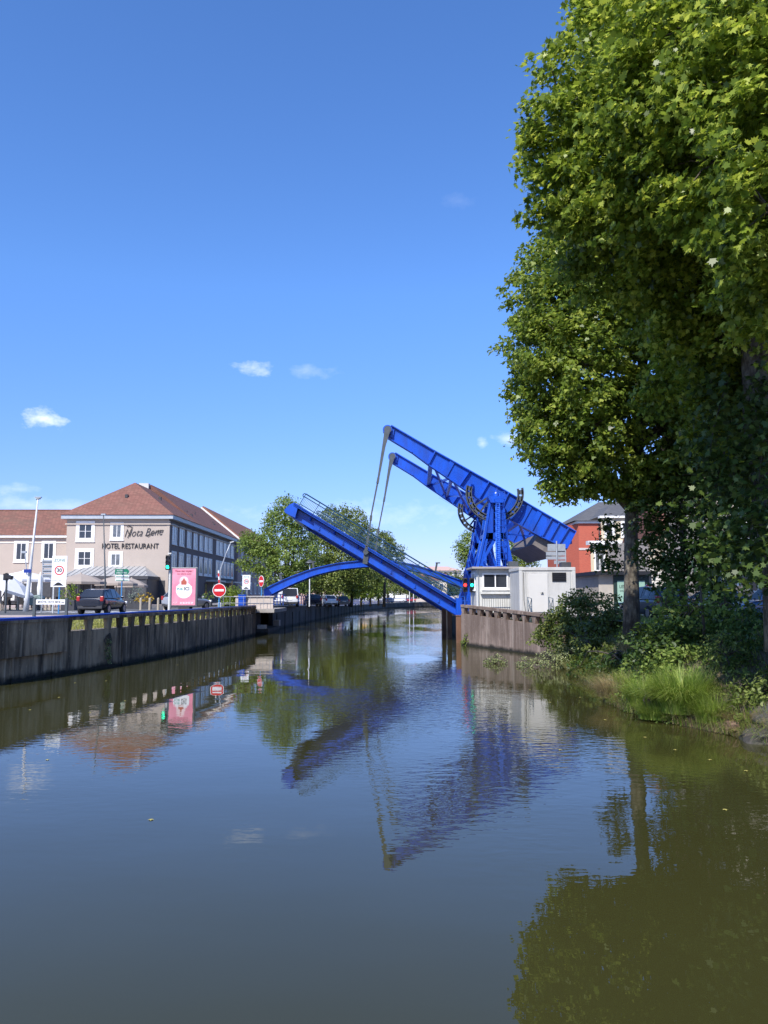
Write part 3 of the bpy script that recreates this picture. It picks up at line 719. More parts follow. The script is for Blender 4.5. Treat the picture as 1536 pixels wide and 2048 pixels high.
# curved rack quadrants beside each beam
def rack(sh):
    c = bp(987.5, 988, 55.55) + sh; ro = 2.03; ri = 1.60; a0, a1 = R(164), R(371); n = 44
    def ring(r0, r1, y0, y1, b0, b1, nn):
        mb = MB(); vs = []; fs = []
        for i in range(nn + 1):
            a = b0 + (b1 - b0) * i / nn
            for (r, y) in ((r0, y0), (r1, y0), (r1, y1), (r0, y1)): vs.append(c + Vector((r * math.cos(a), y, r * math.sin(a))))
        for i in range(nn):
            k = i * 4
            for j in range(4): fs.append((k + j, k + (j + 1) % 4, k + 4 + (j + 1) % 4, k + 4 + j))
        fs += [(3, 2, 1, 0), tuple(nn * 4 + j for j in range(4))]
        return vs, fs
    mb = MB(); mb.add(*ring(ro - .06, ro, -.16, .16, a0, a1, n)); mb.add(*ring(ri, ri + .06, -.12, .12, a0, a1, n))
    step = R(13.8)
    a = a0
    while a < a1 - .02:
        mb.add(*ring(ri + .062, ro - .062, -.03, .03, a, min(a + step * .72, a1), 4)); a += step
    mb.add(*ring(ri + .062, ri + .14, -.03, .03, a0, a1, n)); mb.add(*ring(ro - .14, ro - .062, -.03, .03, a0, a1, n))
    q = mb.build('rack_quadrant', DKSTEEL, lb, world=True)
    for sx, an in ((1, R(164)),):
        p = c + Vector((1.8 * math.cos(an), 0, 1.8 * math.sin(an))); MB().bar(p + Vector((0, .0, 0)), p + Vector((.3 * sx, .5, .02)), .14, .3).build('bracket', BLUE, q, world=True)
    sp = MB()
    for an in (R(212), R(232)): sp.bar(c + Vector((.5 * math.cos(an), .2, .5 * math.sin(an))), c + Vector((ri * math.cos(an), 0, ri * math.sin(an))), .08, .12)
    sp.build('spoke', DKSTEEL, q, world=True)
rack(Vector((0, 0, 0))); rack(SH)
def tower(sh, lbl):
    tw = MB()
    zb = 1212
    def frame(y0, y1):
        for poly in ([(974, 1010), (983, 1010), (982, 1080), (963.5, 1080)], [(996, 1010), (1002, 1010), (1009, 1080), (998, 1080)],
                     [(963.5, 1079), (972, 1079), (946, zb), (933, zb)], [(1002, 1079), (1009, 1079), (1035, zb), (1025, zb)],
                     [(966, 1068), (1008, 1068), (1009, 1080), (964, 1080)], [(951, 1133), (1017, 1133), (1018, 1140), (950, 1140)]):
            prof = [bp(x, y, y0) + sh for x, y in poly]; tw.prism(prof, (0, y1 - y0, 0))
        for a, b in (((984, 1084), (955, 1133)), ((998, 1084), (1016, 1133)), ((955, 1140), (1030, zb)), ((1016, 1140), (936, zb))):
            tw.bar(bp(*a, (y0 + y1) / 2) + sh, bp(*b, (y0 + y1) / 2) + sh, .22, .2)
    frame(54.9, 55.12); frame(57.1, 57.32)
    for (x, y) in ((968, 1074), (1006, 1074), (953, 1136), (1015, 1136), (940, 1205), (1030, 1205)):
        tw.bar(bp(x, y, 55.0) + sh, bp(x, y, 57.2) + sh, .3, .25)
    for (a, b) in (((966, 1080), (952, 1135)), ((1008, 1080), (1016, 1135))):
        tw.bar(bp(*a, 55.12) + sh, bp(*b, 57.15) + sh, .15); tw.bar(bp(*b, 55.12) + sh, bp(*a, 57.15) + sh, .15)
    # thick sloping leg flanges seen edge-on
    for poly in ([(975, 1006), (978, 1006), (967, 1080), (962, 1080)], [(962, 1080), (966, 1080), (937, zb), (931, zb)], [(999, 1006), (1002.5, 1006), (1012, 1080), (1008, 1080)], [(1007, 1080), (1011, 1080), (1038, zb), (1033, zb)]):
        tw.prism([bp(x, y, 54.82) + sh for x, y in poly], (0, .55, 0))
    t = tw.build('tower', BLUE, lb, world=True); t['label'] = lbl
    rv = MB()
    rivets(rv, (976, 1016), (967, 1076), (981, 1016), 26, 4, 54.9, sh); rivets(rv, (997, 1016), (1004, 1076), (1001, 1016), 26, 3, 54.9, sh)
    rv.build('rivet_pattern', BLUE, t, world=True)
    # machinery recess between the plates, its shade put into a darker blue
    plate('recess_plate', [(984, 1012), (997, 1012), (999, 1078), (981, 1078)], 55.4, 55.5, pm('shaded_blue_paint', (.005, .05, .36), .5, 0, .1, 2), t, sh)
    plate('head_platform', [(971, 997.5), (1004, 997.5), (1004, 1000), (1000, 1010), (976, 1010), (971, 1000)], 54.5, 55.5, None, t, sh)
    c = bp(988, 1000, 54.95) + sh; MB().lathe([(.2, 0), (.2, .3), (.14, .45), (.14, .55)], c, 12).build('lamp_housing', BLUE, t, world=True)
    gr = MB()
    for x in (972, 988, 1003): gr.tube([bp(x, 998, 54.5) + sh, bp(x, 981 if x == 988 else 989, 54.5) + sh], .022, 6)
    gr.tube([bp(972, 989, 54.5) + sh, bp(1003, 989, 54.5) + sh], .022, 6); gr.build('guard_rail', BLUE2, t, world=True)
    ld = MB(); LBLUE = pm('pale_blue_steel', (.03, .16, .72), .4, 0, .08, 2)
    xa, xb = 984.5, 995.5
    ld.prism([bp(985.5, 1005, 54.72) + sh, bp(994, 1005, 54.72) + sh, bp(996, 1200, 54.72) + sh, bp(987, 1200, 54.72) + sh], (0, .06, 0))
    for xx in (986.5, 993.5): ld.tube([bp(xx, 992, 54.55) + sh, bp(xx + 1.5, 1200, 54.55) + sh], .025, 6)
    for k in range(52): ld.tube([bp(986.5, 1000 + k * 3.9, 54.55) + sh, bp(994.5, 1000 + k * 3.9, 54.55) + sh], .014, 5)
    l = ld.build('ladder', LBLUE, t, world=True)
    cg = MB()
    for k in range(11):
        y = 1004 + k * 13; cc = bp(992 + k * .12, y, 54.5) + sh
        cg.tube([cc + Vector((.36 * math.cos(a), .36 * math.sin(a) - .1, 0)) for a in [R(30 - i * 24) for i in range(11)]], .016, 5, caps=False)
    for an in (R(-10), R(-55), R(-100)):
        o = Vector((.36 * math.cos(an), .36 * math.sin(an) - .1, 0)); cg.tube([bp(992, 1004, 54.5) + sh + o, bp(993.5, 1134, 54.5) + sh + o], .012, 5)
    cg.build('safety_cage', BLUE, l, world=True)
tower(Vector((0, 0, 0)), 'near lattice tower with ladder'); tower(SH, 'far lattice tower')
A = bp(988, 1014, 55.2); MB().tube([A, A + SH + Vector((0, 1.0, 0))], .28, 16).build('axle', DKSTEEL, lb, world=True)
# --- deck leaf
T0, T1 = (589, 1006.5), (915, 1203); B0, B1 = (584, 1033), (914, 1232)
def lerp2(a, b, t): return (a[0] + (b[0] - a[0]) * t, a[1] + (b[1] - a[1]) * t)
def up2(p, d): return (p[0] + d * .52, p[1] - d * .856)
deck = plate('deck_leaf', [lerp2(T0, B0, .12), lerp2(T1, B1, .12), lerp2(T1, B1, .42), lerp2(T0, B0, .42)], 56.6, 66.4)
def girder(y, s):
    g = MB()
    g.prism([bp(*lerp2(T0, B0, .3), y), bp(*lerp2(T1, B1, .3), y), bp(*B1, y), bp(*B0, y)], (0, .09, 0))
    bow(g, [B0, B1], y - .16, y + .24, .07)
    bow(g, [lerp2(T0, B0, .60), lerp2(T1, B1, .60)], y - .10, y, .05)
    yl = y - .42 if s > 0 else y + .42
    q0, q1 = lerp2(T0, T1, .13), lerp2(B0, B1, .13)
    g.prism([bp(*lerp2(q0, q1, .56), yl), bp(*lerp2(T1, B1, .56), yl), bp(*lerp2(T1, B1, .95), yl), bp(*lerp2(q0, q1, .95), yl)], (0, .06, 0))
    bow(g, [lerp2(q0, q1, .56), lerp2(T1, B1, .56)], min(y, yl) + .0, max(y, yl), .05); bow(g, [lerp2(q0, q1, .95), lerp2(T1, B1, .95)], min(yl, y) - .05, max(yl, y), .06)
    g.build('main_girder', BLUE, deck, world=True)
girder(56.30, 1); girder(66.7, -1)
for yy in (55.66, 67.14):
    f = MB(); f.prism([bp(*T0, yy), bp(*T1, yy), bp(*lerp2(T1, B1, .17), yy), bp(*lerp2(T0, B0, .17), yy)], (0, .10, 0))
    bow(f, [T0, T1], yy - .05, yy + .22, .05)
    bow(f, [lerp2(T0, B0, .17), lerp2(T1, B1, .17)], yy - .03, yy + .16, .04)
    f.build('fascia', BLUE, deck, world=True)
plate('footway', [lerp2(T0, B0, .10), lerp2(T1, B1, .10), lerp2(T1, B1, .17), lerp2(T0, B0, .17)], 55.66, 56.6, parent=deck)
plate('footway', [lerp2(T0, B0, .10), lerp2(T1, B1, .10), lerp2(T1, B1, .17), lerp2(T0, B0, .17)], 66.4, 67.24, parent=deck)
for k in range(7):
    t = .1 + k * .145
    a = lerp2(lerp2(T0, T1, t), lerp2(B0, B1, t), .3); b = lerp2(lerp2(T0, T1, t), lerp2(B0, B1, t), .55)
    mb = MB(); A = bp(*a, 55.7); Bq = bp(*a, 56.3); Cq = bp(*b, 56.3); d = (bp(*T1, 0) - bp(*T0, 0)).normalized() * .09
    mb.prism([A, Bq, Cq, Cq + Vector((0, -.12, 0))], d); mb.build('bracket', BLUE, deck, world=True)
    m2 = MB(); e = bp(*lerp2(lerp2(T0, T1, t + .06), lerp2(B0, B1, t + .06), .72), 55.85); m2.box(e, (.12, .12, .26)); m2.build('lug', BLUE, deck, world=True)
plate('end_box', [(589, 1006), (598, 1010), (591, 1036), (582, 1032), (571, 1026), (569, 1021), (580, 1010)], 55.7, 67.1, parent=deck)
MB().bar(bp(734, 1097, 55.9), bp(730, 1128, 55.9), .34, .34, up=(1, 0, .3)).build('hanger_plate', DKSTEEL, deck, world=True)
plate('heel_box', [(911, 1196), (922.5, 1196), (922.5, 1230), (915, 1234), (911, 1230)], 55.3, 56.2, parent=deck)
def leaf_rail(y, name):
    n = 11; H = 27.0
    p0 = lerp2(T0, T1, .03); p1 = lerp2(T0, T1, .985)
    r = MB()
    for h, rr in ((H, .05), (H * .78, .034), (4.0, .03)):
        r.tube([bp(*up2(p0, h), y), bp(*up2(p1, h), y)], rr, 6)
    # curled end of the handrail
    c = up2(p0, H - 3.4); r.tube([bp(c[0] - .5 + 3.6 * math.cos(a), c[1] - 3.6 * math.sin(a), y) for a in [R(60 + i * 30) for i in range(8)]], .034, 6)
    ra = r.build(name, TEAL, deck, world=True)
    for i in range(n + 1):
        q = lerp2(p0, p1, i / n); MB().bar(bp(*q, y), bp(*up2(q, H), y), .05, .05, up=(0, 1, 0)).build('post', TEAL, ra, world=True)
        if i < n:
            b_ = MB(); m = 11 if y < 60 else 7
            for j in range(1, m):
                q2 = lerp2(q, lerp2(p0, p1, (i + 1) / n), j / m); b_.tube([bp(*up2(q2, 4), y), bp(*up2(q2, H * .78), y)], .0145, 4)
            b_.build('baluster_panel', TEAL, ra, world=True)
leaf_rail(55.62, 'railing'); leaf_rail(67.2, 'railing')
# quay-side machinery deck and blue guard fence by the heel
MB().box2((5.9, 54.4, 1.7), (10.4, 57.8, 2.45)).build('machinery_base', BLUE, lb, world=True, bevel=.03)
mf = MB()
for i in range(7): mf.tube([(5.2 + i * .28, 54.3, 2.05), (5.2 + i * .28, 54.3, 3.1)], .022, 6)
for h in (2.5, 2.8, 3.1): mf.tube([(5.2, 54.3, h), (6.9, 54.3, h)], .022, 6)
mf.build('guard_fence', BLUE, lb, world=True)

# ---------------------------------------------------------------- arched footbridge behind
fb = thing('footbridge', 'slender blue arched footbridge crossing the canal behind the raised lift bridge', 'bridge', (-10.5, 72, 2))
AT = [(520, 1184), (530, 1177), (577, 1155), (626, 1137), (675, 1126), (729, 1120.5), (760, 1120), (786, 1122), (830, 1129.5), (872, 1143), (925, 1162), (952, 1173)]
AB = [(528, 1197), (542, 1188), (577, 1171), (626, 1150.5), (675, 1138.5), (729, 1133), (760, 1132.6), (786, 1134), (814, 1139), (846, 1145), (872, 1154), (923, 1174), (952, 1187)]
def fp(px, py, Y): p = at(px, py, 72.0); return Vector((p.x, Y, p.z))
def samp(curve, x):
    for a, b in zip(curve[:-1], curve[1:]):
        if a[0] <= x <= b[0]: return a[1] + (b[1] - a[1]) * (x - a[0]) / (b[0] - a[0])
    return curve[-1][1]
xs = [528 + i * (424 / 32) for i in range(33)]
import itertools
def smooth_curve(c, x): return (samp(c, max(c[0][0], x - 9)) + samp(c, x) * 2 + samp(c, min(c[-1][0], x + 9))) / 4
for yy in (72.0, 74.6):
    g = MB(); vs = []; fs = []
    for x in xs:
        t = fp(x, smooth_curve(AT, x), yy); b_ = fp(x, smooth_curve(AB, x), yy)
        vs += [t, t + Vector((0, .12, 0)), b_ + Vector((0, .12, 0)), b_]
    for i in range(len(xs) - 1):
        for j in range(4): fs.append((i * 4 + j, i * 4 + (j + 1) % 4, i * 4 + 4 + (j + 1) % 4, i * 4 + 4 + j))
    fs += [(3, 2, 1, 0), tuple(32 * 4 + j for j in range(4))]
    g.add(vs, fs)
    for i in range(len(xs) - 1):
        for c_, wd in ((AT, .42), (AB, .36)):
            a = fp(xs[i], smooth_curve(c_, xs[i]), yy + .06); b_ = fp(xs[i + 1], smooth_curve(c_, xs[i + 1]), yy + .06); g.bar(a, b_, wd, .06)
    g.build('arch_girder', BLUE, fb, world=True)
dk = MB()
for i in range(len(xs) - 1):
    a = fp(xs[i], smooth_curve(AT, xs[i]) + 5, 73.36); b_ = fp(xs[i + 1], smooth_curve(AT, xs[i + 1]) + 5, 73.36); dk.bar(a, b_, 2.3, .08)
dk.build('deck', BLUE, fb, world=True)
for (px, dx, hh) in ((563, -3, 14), (627, -1.5, 14), (871, 3, 17)):
    y0 = smooth_curve(AT, px); m_ = MB(); a = fp(px, y0, 72.05); b_ = fp(px + dx, y0 - hh, 72.05)
    m_.bar(a, b_, .16, .22); m_.bar(b_ + Vector((-.12, 0, 0)), b_ + Vector((.28, 0, 0)), .25, .1); m_.build('flood_lamp', STEEL, fb, world=True)
# ---------------------------------------------------------------- buildings
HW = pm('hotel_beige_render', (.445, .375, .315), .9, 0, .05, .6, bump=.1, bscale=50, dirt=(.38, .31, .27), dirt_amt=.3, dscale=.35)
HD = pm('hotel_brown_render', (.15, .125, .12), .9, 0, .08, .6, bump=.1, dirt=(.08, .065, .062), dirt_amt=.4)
TRIM = pm('white_trim', (.78, .77, .74), .6, 0, .04, 3); GUT = pm('zinc_gutter', (.40, .43, .46), .5, .2, .1, 2)
TILE = roof_mat('red_tile', (.27, .12, .088), (.20, .085, .062)); TILE2 = roof_mat('old_red_tile', (.26, .115, .08), (.18, .08, .058), moss_amt=.6)
SLATE = roof_mat('slate', (.13, .13, .135), (.10, .10, .105), .3, (.07, .07, .07), .3)
FRAMEW = pm('white_frame', (.8, .8, .8), .4, 0, .03, 3)
def window(par, c, u, w, h, nx=2, nz=2, sur=.22, gl=None, surm=None, sill=.08, depth=.06, n=None):
    """surround standing proud of the wall at c (centre, on the wall face); u: unit vector along the wall, n: outward"""
    c = Vector(c); u = Vector(u).normalized(); n = Vector(n); z = Vector((0, 0, 1))
    def bx(mb, cu, cz, wu, wz, d0, d1):
        p = c + u * cu + z * cz; vs = [p + u * (a * wu / 2) + z * (b * wz / 2) for a, b in ((-1, -1), (1, -1), (1, 1), (-1, 1))]
        mb.prism([v + n * d0 for v in vs], n * (d1 - d0))
    s = MB()
    for (cu, cz, wu, wz) in ((-(w + sur) / 2, 0, sur, h + 2 * sur), ((w + sur) / 2, 0, sur, h + 2 * sur), (0, (h + sur) / 2, w, sur), (0, -(h + sur) / 2, w, sur)):
        bx(s, cu, cz, wu, wz, .002, depth)
    bx(s, 0, -h / 2 - sur - sill / 2, w + 2 * sur + .1, sill, .002, depth * 2)
    fr = .07
    for k in range(nx + 1): bx(s, -w / 2 + w * k / nx, 0, fr if 0 < k < nx else fr, h, .012, .04)
    for k in range(nz + 1): bx(s, 0, -h / 2 + h * k / nz, w, fr * (.6 if 0 < k < nz else 1), .013, .036)
    o = s.build('window', surm or TRIM, par, world=True)
    g = MB(); bx(g, 0, 0, w, h, .004, .010); g.build('pane', gl or GLASS, o, world=True)
    return o
HX0, HX1, HY = -35.4, -23.95, 89.0; EZ = 11.75
ho = thing('hotel', 'beige hotel with red hipped tile roof, dark side wall and hotel restaurant lettering', 'hotel', ((HX0 + HX1) / 2, HY, GZ))
HB = 129.0
MB().prism([(HX0, HY, GZ), (HX1 - .05, HY, GZ), (HX1 - .05, HY, EZ), (HX0, HY, EZ)], (0, 4, 0)).build('front_wall', HW, ho, world=True)
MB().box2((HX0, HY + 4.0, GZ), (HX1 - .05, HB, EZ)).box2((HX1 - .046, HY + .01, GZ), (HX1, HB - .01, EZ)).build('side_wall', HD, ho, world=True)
MB().box2((HX1 - .3, HY - .03, GZ), (HX1 + .03, HY + .25, EZ - .3)).build('corner_strip', HW, ho, world=True)
# cornice and gutter
MB().box2((HX0 - .15, HY - .15, EZ - .75), (HX1 + .15, HB, EZ - .6)).build('string_course', HW, ho, world=True)
MB().box2((HX0 - .5, HY - .5, EZ - .12), (HX1 + .5, HB, EZ + .32)).build('eaves', GUT, ho, world=True)
xm = (HX0 + HX1) / 2; ax = at(262, 965, 94.5); RZ = ax.z; e = .62
Z0 = EZ + .325
rf = MB()
rf.add([(HX0 - e, HY - e, Z0), (HX1 + e, HY - e, Z0), (xm, 94.5, RZ), (xm, 101, RZ), (HX1 + e, 101, Z0), (HX0 - e, 101, Z0)], [(0, 1, 2), (1, 4, 3, 2), (5, 0, 2, 3), (0, 5, 4, 1), (3, 4, 5)])
rf.build('roof', TILE, ho, world=True)
RZ2 = RZ + .65
r2 = MB(); r2.prism([(HX0 - e, 101.0, Z0), (HX1 + e - .02, 101.0, Z0), (xm, 101.0, RZ2)], (0, HB - 101.0, 0)); ro2 = r2.build('roof', TILE, ho, world=True)
for (px, py, Y) in ((300, 990, 95.5), (325, 998, 104), (330, 985, 104), (363, 998, 113), (388, 1008, 120), (382, 1022, 110), (414, 1050, 118), (440, 1058, 124), (252, 985, 91.2)):
    # small roof vents sitting on the eastern slope (or the front hip)
    if Y > 92: x = HX1 + e - (px % 7) * .35 - 1.5; z = Z0 + (HX1 + e - x) / (HX1 + e - xm) * (RZ - Z0); p = (x, Y, z)
    else: p = (xm, 91.6, Z0 + (91.6 - HY + e) / (5.5 + e) * (RZ - Z0))
    MB().box((p[0], p[1], p[2] + .12), (.3, .35, .38)).build('roof_vent', CHAR, ro2 if Y > 101 else ho, world=True)
MB().box2((xm - 1.4, 100.6, RZ - 1.3), (xm - .2, 101.4, RZ2 + .12)).build('parapet_gable', OFFW, ho, world=True)
vg = MB(); vg.bar((xm, HB + .1, RZ2 + .1), (HX1 + e, HB + .1, Z0 + .1), .35, .3); vg.build('verge_trim', TRIM, ho, world=True)
fy = HY
def wpx(par, x0, y0, x1, y1, Y, nx, nz, gl=None, sur=.2):
    a = at(x0, y0, Y); b_ = at(x1, y1, Y); w = abs(b_.x - a.x) - 2 * sur; h = abs(a.z - b_.z) - 2 * sur
    return window(par, ((a.x + b_.x) / 2, Y, (a.z + b_.z) / 2), (1, 0, 0), w, h, nx, nz, sur, gl, n=(0, -1, 0))
wpx(ho, 153, 1042, 189, 1083, fy, 2, 2, sur=.36); wpx(ho, 221, 1045, 247, 1080, fy, 2, 1, GLASS2, .3)
wpx(ho, 151, 1097, 187, 1137, fy, 2, 2, sur=.36); wpx(ho, 218, 1103, 245, 1136, fy, 2, 1, GLASS2, .3)
bays = [(475, 525), (550, 600), (628, 672), (695, 738), (757, 795), (808, 848), (855, 890), (930, 963), (967, 1000), (1008, 1038), (1045, 1075), (1083, 1112)]
for (a, b_) in bays:
    pa, pb = 250 + a / 5.12, 250 + b_ / 5.12
    def YY(p): d = pix_dir(p, 1110); return HX1 / d.x * d.y
    ya, yb = YY(pa), YY(pb); yc = (ya + yb) / 2; w = (yb - ya)
    for (z0, z1) in ((8.95, 11.2), (5.75, 8.15)):
        window(ho, (HX1 + .002, yc, (z0 + z1) / 2), (0, 1, 0), w - .56, z1 - z0 - .5, 2, 1, .26, GLASS2, n=(1, 0, 0), surm=TRIM)
for i, yc in enumerate((93.5, 98.5, 102.5, 108, 113, 119, 125)):
    window(ho, (HX1 + .002, yc, 3.7), (0, 1, 0), 1.3, 2.0, 2, 1, .12, GLASS, n=(1, 0, 0), surm=CHAR)
for yc in (111, 124):
    MB().box2((HX1 + .004, yc - 3, 5.0), (HX1 + 1.5, yc + 3, 5.2)).build('awning', OFFW, ho, world=True)
text('lettering', 'HOTEL', .84, SBLACK, ho, at(221.5, 1092.5, HY - .06), ext=.04, bold=-.004, sx=.76)
text('lettering', 'RESTAURANT', .84, SBLACK, ho, at(280, 1092.5, HY - .06), ext=.04, bold=-.004, sx=.80)
sg = text('lettering', 'Nota Bene', 1.25, CHAR, ho, at(286, 1065, HY - .06), ext=.03, shear=.45, bold=-.022, sx=.78)
sg.rotation_euler = (R(90), R(-3), 0)
sw = MB()
p = at(255, 1072, HY - .08)
sw.tube([p + Vector((x, 0, z)) for x, z in ((0, -.2), (.15, .1), (.35, .65), (.5, 1.0), (.1, 1.12), (-.1, 1.05))], .035, 5)
sw.tube([at(x, y, HY - .08) for x, y in ((290, 1070), (296, 1073), (306, 1066), (316, 1063), (322, 1060))], .03, 5); sw.build('flourish', SBLACK, ho, world=True)
st_ = MB()
for k in range(3):
    c = at(317 + k * 4.2, 1061, HY - .06); vs = []
    for i in range(10): a = R(90 + i * 36); rr = .11 if i % 2 == 0 else .045; vs.append(c + Vector((rr * math.cos(a), 0, rr * math.sin(a))))
    st_.prism(vs, (0, .05, 0))
st_.build('star', SBLACK, ho, world=True)
# veranda in front
VC = pm('veranda_zinc', (.42, .42, .41), .5, .2, .08, 2)
ve = MB(); VX0, VX1, VY0 = HX0 + .2, HX1 - 1.0, 84.6
def vz(t): return 4.95 + t * 1.05
ve.add([(VX0, VY0, 5.2), (VX1, VY0, 5.2), (VX1 - 1.6, HY - .02, 6.35), (VX0 + 2.6, HY - .02, 6.35), (VX0, HY - .02, 5.2), (VX1, HY - .02, 5.2)], [(0, 1, 2, 3), (0, 3, 4), (1, 5, 2)])
for i in range(17):
    x = VX0 + .4 + i * (VX1 - VX0 - .8) / 16; xt = max(VX0 + 2.6, min(VX1 - 1.6, x)); f = 1 if xt == x else (x - VX0) / 2.6 if x < VX0 + 2.6 else (VX1 - x) / 1.6
    ve.bar((x, VY0, 5.23), (x, VY0 + (HY - VY0) * f, 5.23 + 1.15 * f), .07, .06)
ve.build('veranda_roof', VC, ho, world=True)
MB().box2((VX0 - .1, VY0 - .1, 4.85), (VX1 + .1, VY0 + .1, 5.19)).box2((VX0 - .1, VY0 + .1, 4.85), (VX0 + .1, HY - .02, 5.19)).box2((VX1 - .1, VY0 + .1, 4.85), (VX1 + .1, HY - .02, 5.19)).build('fascia_board', CHAR, ho, world=True)
vp = MB()
for i in range(8): x = VX0 + .1 + i * (VX1 - VX0 - .2) / 7; vp.box2((x - .06, VY0 - .06, GZ), (x + .06, VY0 + .06, 4.85))
vp.build('veranda_post', CHAR, ho, world=True)
MB().box2((HX0 + .3, HY - .04, GZ), (HX1 - .3, HY - .005, 4.8)).build('ground_floor_dark_sheet', CHAR, ho, world=True)  # charcoal sheet puts the interior darkness under the veranda into colour
MB().box2((VX1 - 3.4, VY0 + .02, GZ), (VX1, VY0 + .15, 4.84)).box2((VX1 - .12, VY0 + .15, GZ), (VX1, HY - .045, 4.84)).build('side_screen', pm('screen_grey', (.06, .06, .063), .5, 0, .1, 2), ho, world=True)
window(ho, (VX1 - 1.6, VY0 + .02, 3.6), (1, 0, 0), 1.3, 1.6, 2, 1, .06, GLASS, n=(0, -1, 0), surm=CHAR)
for k in range(3): window(ho, (-34 + k * 2.6, HY - .042, 3.4), (1, 0, 0), 1.2, 2.1, 2, 1, .1, GLASS, n=(0, -1, 0), surm=CHAR)  # charcoal surrounds carry the same painted veranda darkness
# left wing
wg = thing('restaurant_wing', 'low beige two storey wing with weathered red tile roof left of the hotel', 'building', (-43, 90.5, GZ))
WY = 90.5; ez = at(60, 1073, WY).z; rz_ = at(60, 1021, WY + 6).z
MB().box2((-62, WY, GZ), (HX0 - .01, WY + 12, ez)).build('wall', HW, wg, world=True)
MB().box2((-62, WY - .35, ez - .14), (HX0 - .1, WY + 12, ez + .12)).build('eaves', TRIM, wg, world=True)
MB().prism([(-62, WY - .4, ez + .125), (-62, WY + 6, rz_), (-62, WY + 12.4, ez + .125)], (62 + HX0 + .9, 0, 0)).build('roof', TILE2, wg, world=True)
MB().tube([(-62, WY + 6, rz_), (HX0 + .2, WY + 6, rz_)], .12, 8).build('ridge_tiles', TILE2, wg, world=True)
MB().box2((-62, WY - .06, ez - .75), (HX0 - .02, WY - .003, ez - .65)).build('string_course', TRIM, wg, world=True)
wpx(wg, 29, 1082, 56, 1124, WY, 2, 1, sur=.28); wpx(wg, 84, 1082, 111, 1122, WY, 2, 1, sur=.28); wpx(wg, -30, 1082, -3, 1124, WY, 2, 1, sur=.28)
for px in (5, 38): wpx(wg, px, 1163, px + 24, 1200, WY, 2, 1, sur=.2)
MB().box2((-46, WY - .05, GZ), (HX0 - .1, WY - .004, 4.9)).build('ground_floor_dark_sheet', CHAR, wg, world=True)  # ground floor darkness put in as a charcoal sheet on the wall
# mauve row house beyond the hotel
MAU = pm('mauve_render', (.34, .26, .25), .9, 0, .08, .6)
mh = thing('row_house', 'mauve rendered long house with orange tile roof beyond the dark hotel side', 'building', (-24, 150, GZ))
MB().box2((-35, HB + .3, GZ), (-23.6, 176, 12.3)).build('wall', MAU, mh, world=True)
TILE3 = roof_mat('orange_tile', (.36, .15, .085), (.28, .11, .065))
MB().prism([(-35.6, HB + .25, 12.3), (-23.0, HB + .25, 12.3), (-29.4, HB + .25, 17.6)], (0, 47, 0)).build('roof', TILE3, mh, world=True)
for i in range(9):
    for z in (4.4, 7.4, 10.3): window(mh, (-23.598, 133 + i * 4.7, z), (0, 1, 0), 1.1, 1.7, 2, 1, .15, GLASS2, n=(1, 0, 0))
# further houses along the far left bank
def simple_house(name, label, x0, y0, x1, y1, zb, ze, zr, wallm, roofm, floors, bays_, axis='y', group=None, hip=0):
    o = thing(name, label, 'building', ((x0 + x1) / 2, (y0 + y1) / 2, zb), 0, group)
    MB().box2((x0, y0, zb), (x1, y1, ze)).build('wall', wallm, o, world=True)
    MB().box2((x0 - .3, y0 - .3, ze - .12), (x1 + .3, y1 + .3, ze + .1)).build('eaves', TRIM, o, world=True)
    m = MB()
    if axis == 'y': m.prism([(x0 - .4, y0 - .4, ze + .105), (x1 + .4, y0 - .4, ze + .105), ((x0 + x1) / 2, y0 - .4, zr)], (0, y1 - y0 + .8, 0))
    else: m.prism([(x0 - .4, y0 - .4, ze + .105), (x0 - .4, (y0 + y1) / 2, zr), (x0 - .4, y1 + .4, ze + .105)], (x1 - x0 + .8, 0, 0))
    rr = m.build('roof', roofm, o, world=True)
    fh = (ze - zb) / floors
    for f in range(floors):
        z = zb + fh * (f + .52)
        for b_ in range(bays_):
            x = x0 + (x1 - x0) * (b_ + .5) / bays_
            window(o, (x, y0 - .002, z), (1, 0, 0), 1.1, fh * .5, 2, 1, .14, GLASS, n=(0, -1, 0))
    MB().box(((x0 + x1) / 2 - 1.5, (y0 + y1) / 2, zr + .2), (.8, .6, 1.6)).build('chimney', BRK, rr, world=True)
    return o
BRK = brick_mat('red_brick', (.42, .10, .06), (.34, .08, .05), (.38, .25, .2))
PINK = pm('pink_render', (.5, .34, .29), .9, 0, .06, 1); CREAM = pm('cream_render', (.62, .53, .38), .9, 0, .07, .8, dirt=(.5, .42, .3), dirt_amt=.4)
WREN = pm('white_render', (.72, .70, .66), .9, 0, .06, .8, dirt=(.5, .47, .42), dirt_amt=.3)
simple_house('house', 'pink house low behind the trees beyond the blue quay railing', -22, 190, -10, 200, 1.2, 6.2, 8.6, PINK, TILE2, 2, 4, 'x')
simple_house('house', 'white flat fronted building at the canal bend under the footbridge', -8, 262, 8, 275, 1.2, 8.8, 10.2, WREN, SLATE, 3, 6, 'x')
simple_house('house', 'long white low hall behind the parked cars at the bend', -40, 236, -14, 246, 1.2, 5.0, 7.2, WREN, TILE2, 1, 8, 'x')
simple_house('house', 'cream house just right of the white building at the canal bend', 10, 268, 21, 280, 1.2, 7.8, 10.4, CREAM, TILE, 2, 3, 'x')
